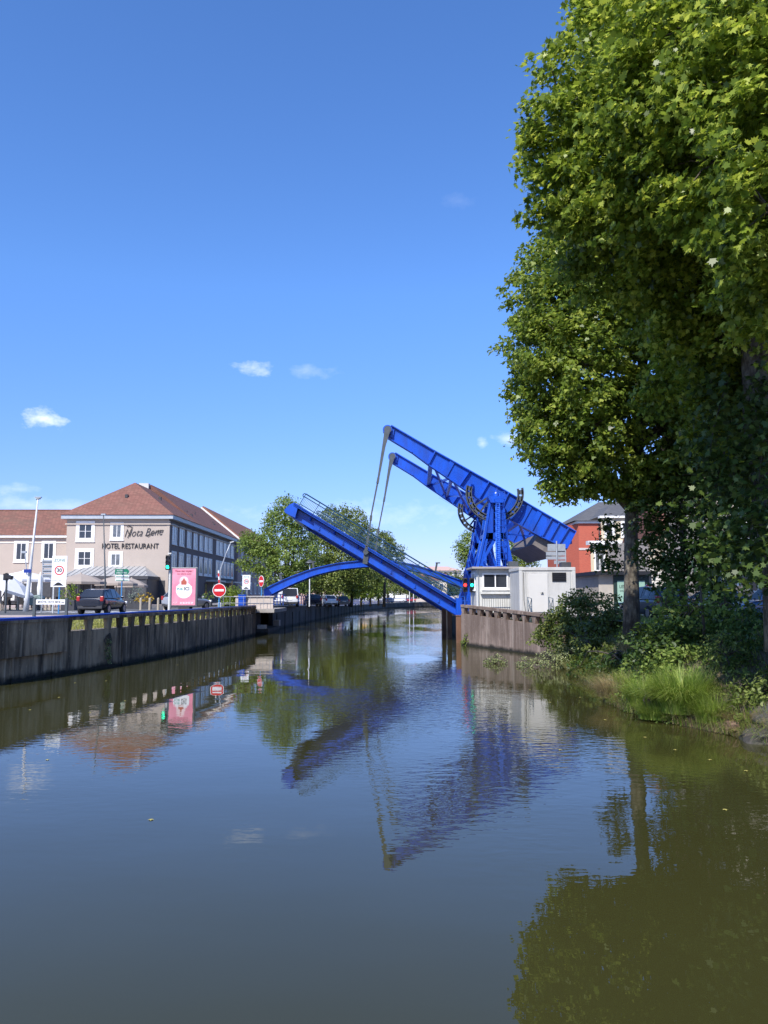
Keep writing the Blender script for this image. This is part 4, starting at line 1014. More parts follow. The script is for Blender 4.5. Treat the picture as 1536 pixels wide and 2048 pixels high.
# terraced flats on the hillside, seen under the right of the arch
fl = thing('apartment_building', 'curved white and pink terraced apartment block rising above far trees below the arch', 'building', (25, 470, 1))
for k in range(5):
    z0 = 1 + k * 2.9 + 2; x0 = 13 + k * 1.0; x1 = 52 - k * 1.5
    MB().box2((x0, 470 + k * 1.5, z0), (x1, 490, z0 + 2.89)).build('storey', PINK if k % 2 else WREN, fl, world=True)
    b_ = MB(); b_.box2((x0 - .5, 469 + k * 1.5, z0 + 2.2), (x1 + .5, 469.9 + k * 1.5, z0 + 3.2)); b_.build('balcony', WREN, fl, world=True)
    w = MB()
    for i in range(int((x1 - x0) / 3)): w.box2((x0 + .8 + i * 3, 469.95 + k * 1.5, z0 + .2), (x0 + 2.2 + i * 3, 469.98 + k * 1.5, z0 + 2.0))
    w.build('window_row', GLASS, fl, world=True)
fr2 = MB(); fr2.add([(19, 474, 17.6), (46, 474, 17.6), (38, 481, 20.2), (27, 481, 20.2), (19, 490, 17.6), (46, 490, 17.6)], [(0, 1, 2, 3), (0, 3, 4), (1, 5, 2), (4, 3, 2, 5)]); fr2.build('roof', PINK, fl, world=True)
# ramp bridge far away at the bend
rb = thing('road_bridge', 'low beige road bridge with railing at the far bend of the canal', 'bridge', (16, 222, 0))
MB().prism([(9, 226, 1.2), (9, 226, 2.0), (22, 215, 3.2), (34, 205, 3.2), (34, 205, 2.4), (22, 215, 2.2)], (0, 6, 0)).build('deck', PINKC, rb, world=True)
MB().box2((19, 214, -1), (21, 219, 2.4)).build('pier', CONC, rb, world=True)
m_ = MB()
for i in range(26): t = i / 25; x = 9 + 25 * t; y = 226 - 21 * t; z = 2.0 + min(1, t * 25 / 13) * 1.2; m_.tube([(x, y, z), (x, y, z + 1.0)], .04, 5)
m_.tube([(9, 226, 3.0), (22, 215, 4.2), (34, 205, 4.2)], .05, 5); m_.build('railing', TEAL, rb, world=True)

# right bank ------------------------------------------------------------
def bpx(Y, x): return at(x, 1190, Y).x
br = thing('brick_building', 'red brick building with grey slate roof and white bands right of the raised counterweight', 'building', (25, 92, 2.1))
Yb = 92.0; xl = at(1158, 1100, Yb).x; ebz = at(1160, 1046, Yb).z
RB = brick_mat('bright_brick', (.50, .095, .05), (.43, .075, .04), (.42, .16, .11))
MB().box2((xl, Yb, 2.1), (xl + 9, Yb + 14, ebz)).build('wall', RB, br, world=True)
MB().add([(xl, Yb - .001, 2.1), (xl - 1.0, Yb + 3, 2.1), (xl - 1.0, Yb + 13, 2.1), (xl, Yb + 14, 2.1), (xl, Yb, ebz - .1), (xl - 1.0, Yb + 3, ebz - .1), (xl - 1.0, Yb + 13, ebz - .1), (xl, Yb + 14, ebz - .1)], [(0, 4, 5, 1), (1, 5, 6, 2), (2, 6, 7, 3), (4, 7, 6, 5)]).build('wall', RB, br, world=True)
MB().box2((xl - .25, Yb - .25, ebz - .05), (xl + 9.2, Yb + 14, ebz + .22)).build('cornice', TRIM, br, world=True)
zs = at(1160, 1098, Yb).z; zg = at(1160, 1160, Yb).z
MB().box2((xl - .02, Yb - .06, zs - .12), (xl + 9, Yb - .003, zs + .12)).box2((xl - .02, Yb - .08, zg - .5), (xl + 9, Yb - .003, zg + .5)).build('stone_band', pm('stone_band', (.55, .5, .46), .8), br, world=True)
rz = at(1212, 1003, Yb + 6).z
MB().add([(xl - .6, Yb - .5, ebz + .225), (xl + 9.5, Yb - .5, ebz + .225), (xl + 9.5, Yb + 6.5, rz), (xl + 4.2, Yb + 6.5, rz), (xl - .6, Yb + 14, ebz + .225), (xl + 9.5, Yb + 14, ebz + .225)], [(0, 1, 2, 3), (0, 3, 4), (4, 3, 2, 5)]).build('roof', SLATE, br, world=True)
MB().tube([(xl + 2.35, Yb - .08, 2.1), (xl + 2.35, Yb - .08, ebz)], .06, 8).build('downpipe', STEEL, br, world=True)
MB().box2((xl + 5.4, Yb + 1.8, ebz + .9), (xl + 7.4, Yb + 3.2, ebz + 2.2)).build('dormer', TRIM, br, world=True)
for z in (at(0, 1075, Yb).z, at(0, 1125, Yb).z): window(br, (xl + 4.3, Yb - .002, z), (1, 0, 0), 1.3, 1.7, 2, 1, .16, GLASS, n=(0, -1, 0), surm=WREN)
MB().box2((xl + .8, Yb - .02, 2.1), (xl + 4.2, Yb - .002, 4.1)).build('garage_opening', BLACK, br, world=True)
cr = thing('cream_house', 'cream townhouse with mansard roof, bay and balconies behind the plane trunk', 'building', (24, 74, 2.1))
Yc = 72.0; xc = at(1181, 1100, Yc).x; cz = at(1200, 1045, Yc).z
cz = at(1200, 1084, Yc).z; xu = at(1204, 1100, Yc).x; zu = at(1200, 1036, Yc).z
MB().prism([(xc, Yc, 2.1), (xc + 6.2, Yc, 2.1), (xc + 6.2, Yc + 12, 2.1), (xc + 3.3, Yc + 12, 2.1)], (0, 0, cz - 2.1)).build('wall', CREAM, cr, world=True)
MB().prism([(xu, Yc + .15, cz), (xc + 6.2, Yc + .15, cz), (xc + 6.2, Yc + 11, cz), (xu + 3.2, Yc + 11, cz)], (0, 0, zu - cz)).build('wall', CREAM, cr, world=True)
MB().box2((xu - .15, Yc - .1, zu), (xc + 6.3, Yc + .5, zu + .2)).box2((xc - .25, Yc - .3, cz - .25), (xc + 6.3, Yc + .6, cz + .1)).box2((xc - .2, Yc - .2, at(0, 1090, Yc).z), (xc + 5.3, Yc - .003, at(0, 1086, Yc).z)).build('cornice', TRIM, cr, world=True)
MB().prism([(xu, Yc + .2, zu + .2), (xc + 6.3, Yc + .2, zu + .2), (xc + 6.3, Yc + 4, zu + 1.6), (xu + 2, Yc + 4, zu + 1.6)], (0, 4, 0)).build('roof', SLATE, cr, world=True)
for k in range(3): window(cr, (xu + .75 + k * 1.5, Yc + .148, (cz + zu) / 2 + .1), (1, 0, 0), .6, 1.1, 1, 2, .16, GLASS, n=(0, -1, 0))
for z in (cz - 1.7,):
    for k in range(3): window(cr, (xc + .8 + k * 1.7, Yc - .002, z), (1, 0, 0), .75, 1.7, 2, 1, .14, GLASS2, n=(0, -1, 0))
BALC = pm('balcony_iron', (.24, .05, .04), .6, 0, .2, 4)
bz = at(0, 1165, Yc).z
MB().box2((xc + .4, Yc - 1.0, bz), (xc + 5.3, Yc - .01, bz + .15)).build('balcony_slab', CREAM, cr, world=True)
m_ = MB()
for i in range(26): m_.tube([(xc + .45 + i * .19, Yc - .95, bz + .15), (xc + .45 + i * .19, Yc - .95, bz + .95)], .022, 4)
m_.tube([(xc + .4, Yc - .95, bz + .98), (xc + 5.25, Yc - .95, bz + .98)], .04, 6).box2((xc + .45, Yc - .97, bz + .3), (xc + 5.25, Yc - .94, bz + .55)); m_.build('balcony_railing', BALC, cr, world=True)
# shop pavilion with dark framed door panels
sh_ = thing('shop', 'beige corner shop with dark frame and pale green glass panels behind the plane trunk', 'shop', (14.5, 48.5, 2.1))
Ys = 48.0; x0 = at(1198, 1190, Ys).x; x1 = at(1298, 1190, Ys).x; ztop = at(0, 1150, Ys).z
MB().box2((x0, Ys, 2.1), (x1 + .2, Ys + 6, ztop)).build('wall', pm('shop_beige', (.42, .38, .33), .9), sh_, world=True)
MB().box2((x0 - .3, Ys - .5, ztop), (x1 + .4, Ys + 6, ztop + .22)).build('flat_roof', BLACK, sh_, world=True)
xa = at(1227, 1190, Ys).x; DG = pm('dark_green_frame', (.012, .028, .022), .5)
MB().box2((xa, Ys - .1, 2.1), (x1, Ys - .003, ztop - .02)).build('shop_front', DG, sh_, world=True)
PG = pm('pale_green_poster', (.30, .46, .36), .5, 0, .08, .8, dirt=(.12, .36, .36), dirt_amt=.8, dscale=.5)
pa = [at(x, 1190, Ys).x for x in (1234, 1253, 1277, 1289)]
for i in (0, 2):
    g = MB().box2((pa[i], Ys - .13, 2.45), (pa[i + 1], Ys - .103, ztop - .35)).build('glass_panel', PG, sh_, world=True)
text('lettering', 'LES', .26, DG, sh_, (pa[0] + .28, Ys - .14, ztop - .7), sx=.9); text('lettering', 'SAVEURS', .1, DG, sh_, (pa[0] + .3, Ys - .14, ztop - .95), sx=.8)
WREN2 = pm('aged_cream_render', (.50, .44, .36), .9, 0, .1, .8, dirt=(.34, .29, .23), dirt_amt=.5)
wh = thing('corner_house', 'white boarded house with red tile roof glimpsed through the foliage at right', 'building', (22, 50, 2.1))
Yw = 54.0; xw = at(1300, 1190, Yw).x; zw = at(0, 1075, Yw).z
MB().box2((xw, Yw, 2.1), (xw + 11.5, Yw + 10, zw)).build('wall', WREN2, wh, world=True)
zr_ = at(0, 985, Yw + 5).z
MB().prism([(xw + 1.2, Yw - .4, zw + .0), (xw + 1.2, Yw + 5, zr_), (xw + 1.2, Yw + 10.4, zw)], (10.8, 0, 0)).build('roof', TILE, wh, world=True)
for k in range(4):
    for z in (zw - 1.4, zw - 4.2): window(wh, (xw + 1.6 + k * 2.7, Yw - .002, z), (1, 0, 0), .9, 1.5, 2, 1, .15, GLASS, n=(0, -1, 0))
MB().box2((xw + 2.0, Yw - .6, 4.6), (xw + 11.4, Yw - .003, 5.3)).build('shop_fascia', CHAR, wh, world=True)
bd = MB()
for k in range(14): bd.box2((xw - .0, Yw - .05, 2.2 + k * .22), (xw + 1.2, Yw - .004, 2.38 + k * .22))
bd.build('boarding', WREN, wh, world=True)
MB().box2((xw + 2.2, Yw - .06, 2.3), (xw + 6.2, Yw - .004, 4.4)).build('shop_window', GLASS, wh, world=True)
t2 = thing('tall_house', 'pale tall townhouse with tile roof at the far right behind hanging leaves', 'building', (24, 44, 2.1))
xt = at(1440, 1190, 44).x
MB().box2((xt, 44, 2.1), (xt + 10, 52, 12.2)).build('wall', WREN2, t2, world=True)
MB().prism([(xt - .4, 43.6, 12.2), (xt - .4, 48, 15.6), (xt - .4, 52.4, 12.2)], (10.8, 0, 0)).build('roof', TILE, t2, world=True)
for k in range(3):
    for z in (4.2, 7.2, 10.3): window(t2, (xt + 1.6 + k * 2.8, 43.998, z), (1, 0, 0), 1.0, 1.6, 2, 1, .15, GLASS, n=(0, -1, 0))

# --- control cabin and container -----------------------------------------
cb = thing('control_cabin', 'white bridge keeper cabin with wide two pane window on the right quay', 'cabin', (7, 51, 2.1))
Yk = 50.4; cx0 = at(953, 1190, Yk).x; cx1 = at(1037, 1190, Yk).x; ctop = at(990, 1138, Yk).z
MB().box2((cx0, Yk, 2.1), (cx1, Yk + 3.0, ctop)).build('wall', OFFW, cb, world=True, bevel=.01)
MB().box2((cx0 - .3, Yk - .45, ctop), (cx1 + .25, Yk + 3.3, ctop + .13)).build('roof', pm('roof_edge', (.33, .3, .28), .8), cb, world=True, bevel=.02)
a = at(965, 1147, Yk); b_ = at(1016, 1177, Yk)
window(cb, ((a.x + b_.x) / 2, Yk - .002, (a.z + b_.z) / 2), (1, 0, 0), b_.x - a.x - .1, a.z - b_.z - .08, 2, 1, .07, GLASS, n=(0, -1, 0), surm=FRAMEW)
MB().box2((a.x - .15, Yk - .22, b_.z - .34), (b_.x + .15, Yk - .003, b_.z - .2)).build('sill', OFFW, cb, world=True)
window(cb, (cx0 - .002, Yk + 1.5, (a.z + b_.z) / 2), (0, 1, 0), 1.8, .95, 2, 1, .07, GLASS, n=(-1, 0, 0), surm=FRAMEW)
ct = thing('site_container', 'pale grey steel container hut with plain door and dark vent on the right quay', 'hut', (9.4, 47, 2.1))
Yn2 = 46.0; kx0 = at(1040, 1190, Yn2).x; kx1 = at(1150, 1190, Yn2).x; kz = at(1090, 1141, Yn2).z
MB().box2((kx0, Yn2, 2.1), (kx1, Yn2 + 3.6, kz)).build('shell', CABG, ct, world=True)
m_ = MB()
m_.box2((kx0 - .05, Yn2 - .06, kz), (kx1 + .05, Yn2 + 3.66, kz + .19)); m_.build('roof_rail', CABG, ct, world=True, bevel=.02)
MB().box2((kx0 - .04, Yn2 - .05, 2.1), (kx0 + .14, Yn2 + .12, kz - .003)).build('corner_post', CABG, ct, world=True)
MB().box2((kx1 - .14, Yn2 - .05, 2.1), (kx1 + .04, Yn2 + .12, kz - .003)).build('corner_post', CABG, ct, world=True)
d0 = at(1056, 1148, Yn2); d1 = at(1096, 1224, Yn2)
m_ = MB().box2((d0.x - .07, Yn2 - .035, d1.z), (d1.x + .07, Yn2 - .003, d0.z + .07)); m_.build('door_frame', CABG, ct, world=True)
dr = MB().box2((d0.x, Yn2 - .065, d1.z), (d1.x, Yn2 - .038, d0.z)).build('door', pm('door_pale', (.58, .56, .52), .6, 0, .04, 1), ct, world=True, bevel=.008)
k_ = at(1085, 1186, Yn2 - .09); MB().disc(k_, .05, (0, -1, 0), .05, 12).bar(k_ + Vector((0, -.05, 0)), k_ + Vector((-.12, -.05, 0)), .03).build('handle', STEEL, dr, world=True)
v0 = at(1104, 1145, Yn2); v1 = at(1132, 1163, Yn2)
m_ = MB().box2((v0.x, Yn2 - .05, v1.z), (v1.x, Yn2 - .003, v0.z))
for i in range(5): m_.bar((v0.x, Yn2 - .07, v1.z + .06 + i * .1), (v1.x, Yn2 - .07, v1.z + .06 + i * .1), .04, .02)
m_.build('vent', BLACK, ct, world=True)
lr = thing('handrail', 'grey balustrade below the white cabin window along the quay', 'railing', (6.7, 49.9, 2.1))
fx0 = at(965, 1190, 49.9).x; fx1 = at(1036, 1190, 49.9).x
m_ = MB()
for i in range(17): x = fx0 + (fx1 - fx0) * i / 16; m_.tube([(x, 49.9, 2.1), (x, 49.9, 2.98)], .012, 5)
m_.build('baluster', STEEL, lr, world=True); MB().tube([(fx0, 49.9, 2.99), (fx1, 49.9, 2.99)], .022, 6).build('rail', STEEL, lr, world=True)
for i, (px, lbx) in enumerate(((1056, 'dark step handrail left of the container door'), (1098, 'dark step handrail right of the container door'))):
    q = at(px, 1222, 45.4); o = thing('handrail', lbx, 'railing', (q.x, 45.4, 2.1))
    m_ = MB()
    m_.tube([(0, 0, 0), (0, 0, .98), (.05, -.9, .9), (.05, -.9, 0)], .022, 6).tube([(0, 0, .5), (.05, -.9, .45)], .016, 6).tube([(0, 0, .05), (.05, -.9, .9)], .016, 6).tube([(0, 0, .9), (.05, -.9, .05)], .016, 6); m_.build('rail', TEAL, o)
m_ = MB(); m_.tube([(cx0 + .12, Yk - .06, 2.15), (cx0 + .12, Yk - .06, ctop)], .04, 8); m_.build('downpipe', GALV, cb, world=True)
MB().box2((cx1 - .5, Yk + .4, ctop + .135), (cx1 + .1, Yk + 1.1, ctop + .5)).build('roof_unit', STEEL, cb, world=True)
m_ = MB(); m_.tube([(kx0 + .22, Yn2 - .03, kz - .1), (kx0 + .22, Yn2 - .03, 2.9), (kx0 + .3, Yn2 - .03, 2.2)], .016, 6); m_.build('cable', CHAR, ct, world=True)
for sx_ in (kx0 + .35, v1.x + .25): MB().box2((sx_ - .006, Yn2 - .008, 2.15), (sx_ + .006, Yn2 - .002, kz - .02)).build('seam', STEEL, ct, world=True)
MB().box2((v1.x + .55, Yn2 + 1.0, kz + .195), (v1.x + 0.0, Yn2 + 1.7, kz + .52)).build('roof_unit', CHAR, ct, world=True)
# sign backs above the container
sb = thing('sign_rack', 'grey backs of stacked direction signs on a post behind the container hut', 'sign', (0, 0, 0))
q = at(1116, 1230, 53.5); sb.location = (q.x, 53.5, 2.1)
m_ = MB(); zt_ = at(0, 1085, 53.5).z; m_.tube([(q.x, 53.45, 2.1), (q.x, 53.45, zt_ + .1)], .05, 8); m_.tube([(q.x + .6, 53.5, 2.1), (q.x + .6, 53.5, zt_ - .5)], .04, 8); m_.build('post', GALV, sb, world=True)
for (xa_, ya_, xb_, yb_) in ((1095, 1088, 1131, 1102), (1092, 1104, 1131, 1111), (1092, 1113, 1131, 1119), (1108, 1121, 1131, 1128)):
    p0 = at(xa_, ya_, 53.5); p1 = at(xb_, yb_, 53.5)
    MB().box2((p0.x, 53.5, p1.z), (p1.x, 53.53, p0.z)).build('panel', GALV, sb, world=True)
# ---------------------------------------------------------------- vehicles
TYRE = pm('tyre', (.018, .018, .018), .85); RIM = pm('rim', (.35, .35, .36), .4, .6); LAMPR = pm('tail_lamp', (.35, .02, .02), .25, 0, .1, 5); LAMPW = pm('head_lamp', (.7, .7, .7), .2)
PLATE = pm('number_plate', (.75, .75, .72), .5)
def car(name, label, loc, rz, paint, kind='hatch', group=None, L=3.95, W=1.72, H=1.48, detail=True):
    o = thing(name, label, 'car', loc, rz, group); w = W / 2; h2 = L / 2
    if kind == 'van':
        low = [(-h2, .35, 1.0, .93), (-h2 + .08, .25, 1.05, .99), (0, .22, 1.05, 1), (h2 - .9, .22, 1.05, 1), (h2 - .15, .25, .95, .96), (h2, .35, .8, .85)]
        top = [(-h2 + .03, 1.04, .95), (-h2 + .12, H, .86), (h2 - 1.75, H, .86), (h2 - 1.0, 1.06, .93)]
    elif kind == 'sedan':
        low = [(-h2, .38, .80, .88), (-h2 + .12, .27, .93, .97), (-h2 + .9, .22, .95, 1), (h2 - 1.0, .22, .93, 1), (h2 - .2, .25, .78, .95), (h2, .35, .62, .82)]
        top = [(-h2 + .75, .94, .93), (-h2 + 1.45, H, .74), (h2 - 2.1, H, .74), (h2 - 1.15, .94, .92)]
    else:
        low = [(-h2 - .03, .34, .90, .84), (-h2 - .03, .32, .93, .88), (-h2 + .1, .22, .99, .99), (-h2 + .7, .20, .99, 1), (h2 - 1.0, .20, .93, 1), (h2 - .2, .24, .78, .95), (h2, .35, .60, .80)]
        top = [(-h2 + .04, .96, .90), (-h2 + .62, H - .06, .70), (-h2 + 1.35, H, .73), (h2 - 1.9, H - .03, .73), (h2 - .98, .94, .92)]
    vs = []; fs = []; K = 8
    for (y, zl, zb, ws) in low:
        for (a, z) in ((-.90, zl), (-1, zl + .22), (-1, zb - .16), (-.95, zb), (.95, zb), (1, zb - .16), (1, zl + .22), (.90, zl)): vs.append((a * w * ws, y, z))
    for i in range(len(low) - 1):
        for k in range(K): fs.append((i * K + k, i * K + (k + 1) % K, (i + 1) * K + (k + 1) % K, (i + 1) * K + k))
    fs += [tuple(range(K))[::-1], tuple(range((len(low) - 1) * K, len(low) * K))]
    b = MB().add(vs, fs).build('body', paint, o, smooth=True); sb_ = b.modifiers.new('round', 'SUBSURF'); sb_.levels = sb_.render_levels = 2
    vs = []; fs = []
    wb = .93
    n = len(top)
    for (y, z, ws) in top: vs += [(-w * ws, y, z), (w * ws, y, z)]
    roof = [(vs[2 * i][0], vs[2 * i][1], vs[2 * i][2]) for i in range(n)]
    belt = .93 if kind != 'van' else 1.03
    V = []; 
    for (y, z, ws) in top: V += [(-w * ws, y, z), (w * ws, y, z), (-w * wb, y if z < H - .1 else y + (.1 if y < 0 else -.0), belt), (w * wb, y if z < H - .1 else y, belt)]
    F_ = []
    for i in range(n - 1):
        a = 4 * i; c = a + 4
        F_ += [(a, c, c + 1, a + 1), (a + 2, c + 2, c, a), (a + 1, c + 1, c + 3, a + 3)]
    F_ += [(0, 1, 3, 2), (4 * n - 4, 4 * n - 2, 4 * n - 1, 4 * n - 3)]
    cab = MB().add(V, F_).build('roof', paint, o, bevel=.035, smooth=False)
    # glass: rear screen, windscreen, side windows a few mm proud
    def lerp3(p, q, t): return tuple(p[k] + (q[k] - p[k]) * t for k in range(3))
    def quad(nm, p, q, r, s, ins=.1, lift=.02, m=GLASS):
        c = [sum(x[k] for x in (p, q, r, s)) / 4 for k in range(3)]
        P = [Vector(lerp3(x, c, ins)) for x in (p, q, r, s)]; nn = (P[1] - P[0]).cross(P[3] - P[0]).normalized()
        cen = Vector(c) - Vector((0, 0, .8)); 
        if nn.dot(cen) < 0: nn = -nn
        return MB().add([x + nn * lift for x in P], [(0, 1, 2, 3)]).build(nm, m, o)
    tl, tr_ = (V[0], V[1]), (V[4], V[5])
    quad('rear_window', V[0], V[1], V[5], V[4], .12)
    e = 4 * (n - 2); quad('windscreen', V[e], V[e + 1], V[e + 5], V[e + 4], .1)
    for sd_ in (0, 1):
        for i in range(n - 1):
            p, q = V[4 * i + sd_], V[4 * i + 4 + sd_]; r, s = V[4 * i + 6 + sd_], V[4 * i + 2 + sd_]
            if kind == 'van' and i in (0, 1): continue
            quad('side_window', p, q, r, s, .12, .012)
    for sx in (-1, 1):
        for y in (-h2 + .68, h2 - .78):
            t = MB().tube([(sx * (w - .2), y, .31), (sx * (w + .012), y, .31)], .31, 20).build('wheel', TYRE, o)
            MB().tube([(sx * (w + .0), y, .31), (sx * (w + .025), y, .31)], .19, 14).build('rim', RIM, t)
        MB().box((sx * w * .80, -h2 + .06, 1.02 if kind == 'van' else .90), (.20, .22, .30)).build('tail_light', LAMPR, o, bevel=.04)
        MB().box((sx * w * .74, h2 - .12, .66), (.34, .16, .15)).build('headlight', LAMPW, o, bevel=.03)
        MB().box((sx * (w + .09), h2 - 1.35, .98), (.17, .1, .12)).build('mirror', paint, o, bevel=.02)
    MB().box((0, -h2 - .01, .74), (.5, .03, .11)).build('number_plate', PLATE, o)
    MB().box((0, -h2 + .02, .42), (W * .84, .1, .2)).build('bumper', CHAR if kind != 'sedan' else paint, o, bevel=.03)
    return o
NAVY = pm('dark_navy_paint', (.012, .016, .028), .25, .3, .05, 2, coat=.6); SILV = pm('silver_paint', (.45, .46, .48), .35, .5, .05, 2, coat=.5)
WPT = pm('white_car_paint', (.7, .7, .7), .35, 0, .03, 2, coat=.5); BPT = pm('blue_car_paint', (.03, .16, .42), .3, .2, .05, 2, coat=.5); GPT = pm('grey_car_paint', (.12, .13, .14), .35, .3, .05, 2, coat=.5)
RPT = pm('red_car_paint', (.4, .03, .03), .35, .2, .05, 2, coat=.5)
car('parked_car', 'dark navy hatchback seen from behind on the road below the hotel parasols', (at(202, 1190, 48).x, 48.4, GZ + .012), R(-2), NAVY, L=3.95)
car('parked_car', 'silver car half hidden behind the pink advertising panel', (at(375, 1190, 60).x, 60, GZ + .01), R(-25), SILV)
car('parked_car', 'white van parked behind the blue railing just right of the white parapet', (at(590, 1190, 84).x - .6, 84, gzl(84)), R(8), WPT, 'van', 'cars parked along the far left quay', L=4.6, W=1.85, H=1.9)
car('parked_car', 'white hatchback parked behind the blue railing second from the white parapet', (at(655, 1190, 104).x, 104, gzl(104)), R(20), WPT, 'hatch', 'cars parked along the far left quay')
car('parked_car', 'dark grey saloon parked between the two white cars and the yellow parasol', (at(684, 1190, 116).x, 116, gzl(116)), R(12), GPT, 'sedan', 'cars parked along the far left quay', L=4.4)
car('parked_car', 'dark blue car parked under the trees between the van and the white hatchback', (at(625, 1190, 96).x, 96, gzl(96)), R(15), NAVY, 'hatch', 'cars parked along the far left quay')
car('parked_car', 'silver car parked right of the yellow parasol at the canal bend', (at(772, 1190, 205).x, 206, gzl(206)), R(60), SILV, 'hatch', 'cars parked along the far left quay')
car('parked_car', 'white van parked at the canal bend below the raised deck', (at(782, 1190, 214).x + 2, 222, gzl(220)), R(80), WPT, 'van', 'cars parked along the far left quay', L=4.8, W=1.9, H=2.0)
car('parked_car', 'red car parked rightmost at the canal bend', (at(800, 1190, 225).x + 3, 230, gzl(226)), R(75), RPT, 'sedan', 'cars parked along the far left quay', L=4.3)
car('parked_car', 'blue car cut off by the right edge of the photo beyond the bank shrubs', (at(1600, 1190, 26).x, 27.0, 2.104), R(6), BPT, 'hatch', 'cars parked on the right bank')
car('parked_car', 'white saloon behind the shrubs left of the blue car', (at(1450, 1190, 33).x, 33.5, 2.104), R(40), SILV, 'sedan', 'cars parked on the right bank', L=4.4)
car('parked_car', 'dark car partly hidden behind the ivy covered sapling right of the plane trunk', (at(1345, 1190, 34).x, 36.5, 2.104), R(8), GPT, 'hatch', 'cars parked on the right bank', W=1.8)
car('parked_car', 'dark blue car roof seen between the container hut and the shop', (at(1172, 1190, 62).x, 62, 2.104), R(80), NAVY, 'sedan', 'cars parked on the right bank', L=4.4)

# ---------------------------------------------------------------- street furniture
def base(px, Y, z=GZ): return Vector((at(px, 1190, Y).x, Y, z))
def sign_disc(par, c, r, arm=True, rz=0, edge=SWHITE):
    """no entry disc facing the camera"""
    n = Vector((math.sin(rz), -math.cos(rz), 0)); u = Vector((math.cos(rz), math.sin(rz), 0)); c = Vector(c)
    s = MB().disc(c, r, n, .03, 32).build('sign_face', edge, par, world=True)
    MB().disc(c + n * .031, r * .92, n, .004, 32).build('red_disc', RED, s, world=True)
    q = c + n * .036
    MB().prism([q + u * (a * r * .68) + Vector((0, 0, b * r * .16)) for a, b in ((-1, -1), (1, -1), (1, 1), (-1, 1))], n * .004).build('white_bar', SWHITE, s, world=True)
# tall tapered street lamp leaning slightly
b0 = base(53, 55); tp = at(76, 997, 55); o = thing('street_lamp', 'tall pale tapered lamp post in front of the white parasol', 'street lamp', b0)
MB().tube([b0, b0 + (tp - b0) * .14, b0 + (tp - b0) * .5, tp], [.20, .15, .085, .05], 14).build('post', WHITE if 0 else pm('lamp_paint', (.6, .6, .6), .5), o, world=True, smooth=True)
MB().tube([tp + Vector((-.12, 0, 0)), tp + Vector((.16, 0, .03))], [.1, .09], 10).box(tp + Vector((.02, 0, .08)), (.42, .22, .07)).build('lamp_head', GALV, o, world=True)
q = at(50, 1106, 54.9); MB().bar(at(54, 1150, 54.9), q, .05).box(q + Vector((-.05, 0, .06)), (.28, .2, .14)).build('side_lamp', GALV, o, world=True)
o = thing('direction_plate', 'small blue plate fixed across the tall lamp post', 'sign', at(55, 1142, 54.7)); MB().box((0, 0, 0), (.5, .03, .24)).build('plate', SBLUE, o)
# thin lamp behind the car
b0 = base(213, 60); tp = at(207, 1029, 60); o = thing('street_lamp', 'thin grey lamp post rising behind the dark hatchback', 'street lamp', b0)
MB().tube([b0, b0 + (tp - b0) * .3, tp], [.08, .06, .035], 10).build('post', STEEL, o, world=True, smooth=True); MB().box(tp, (.32, .2, .12)).build('lamp_head', GALV, o, world=True)
# leaning lamp by the far no entry sign
b0 = base(439, 72); o = thing('street_lamp', 'thin lamp post with long slanted arm beside the hotel side wall', 'street lamp', b0)
MB().tube([b0, at(441, 1140, 72), at(452, 1108, 72), at(462, 1084, 72)], [.09, .07, .05, .04], 10).build('post', GALV, o, world=True, smooth=True)
MB().bar(at(460, 1085, 72), at(468, 1083, 72), .16, .08).build('lamp_head', OFFW, o, world=True)
# far quay lamp posts
lampm = WHITE
lp = thing('street_lamp', 'slim white lamp post rising through the arch by the blue railing', 'street lamp', base(619, 88, gzl(88)), 0, 'white lamp posts along the far quay')
MB().tube([(0, 0, 0), (0, 0, 4.6)], [.07, .045], 8).build('post', WHITE, lp); MB().lathe([(.08, 4.6), (.5, 4.75), (.44, 4.85), (.05, 5.15)], n=12).build('lamp_head', STEEL, lp)
for (px, Y, lbt) in ((819, 212, 'left one of two slim white posts at the canal bend'), (827, 216, 'right one of two slim white posts at the canal bend')):
    dup(lp, base(px, Y, gzl(Y)), 0, 1.5, lbt)
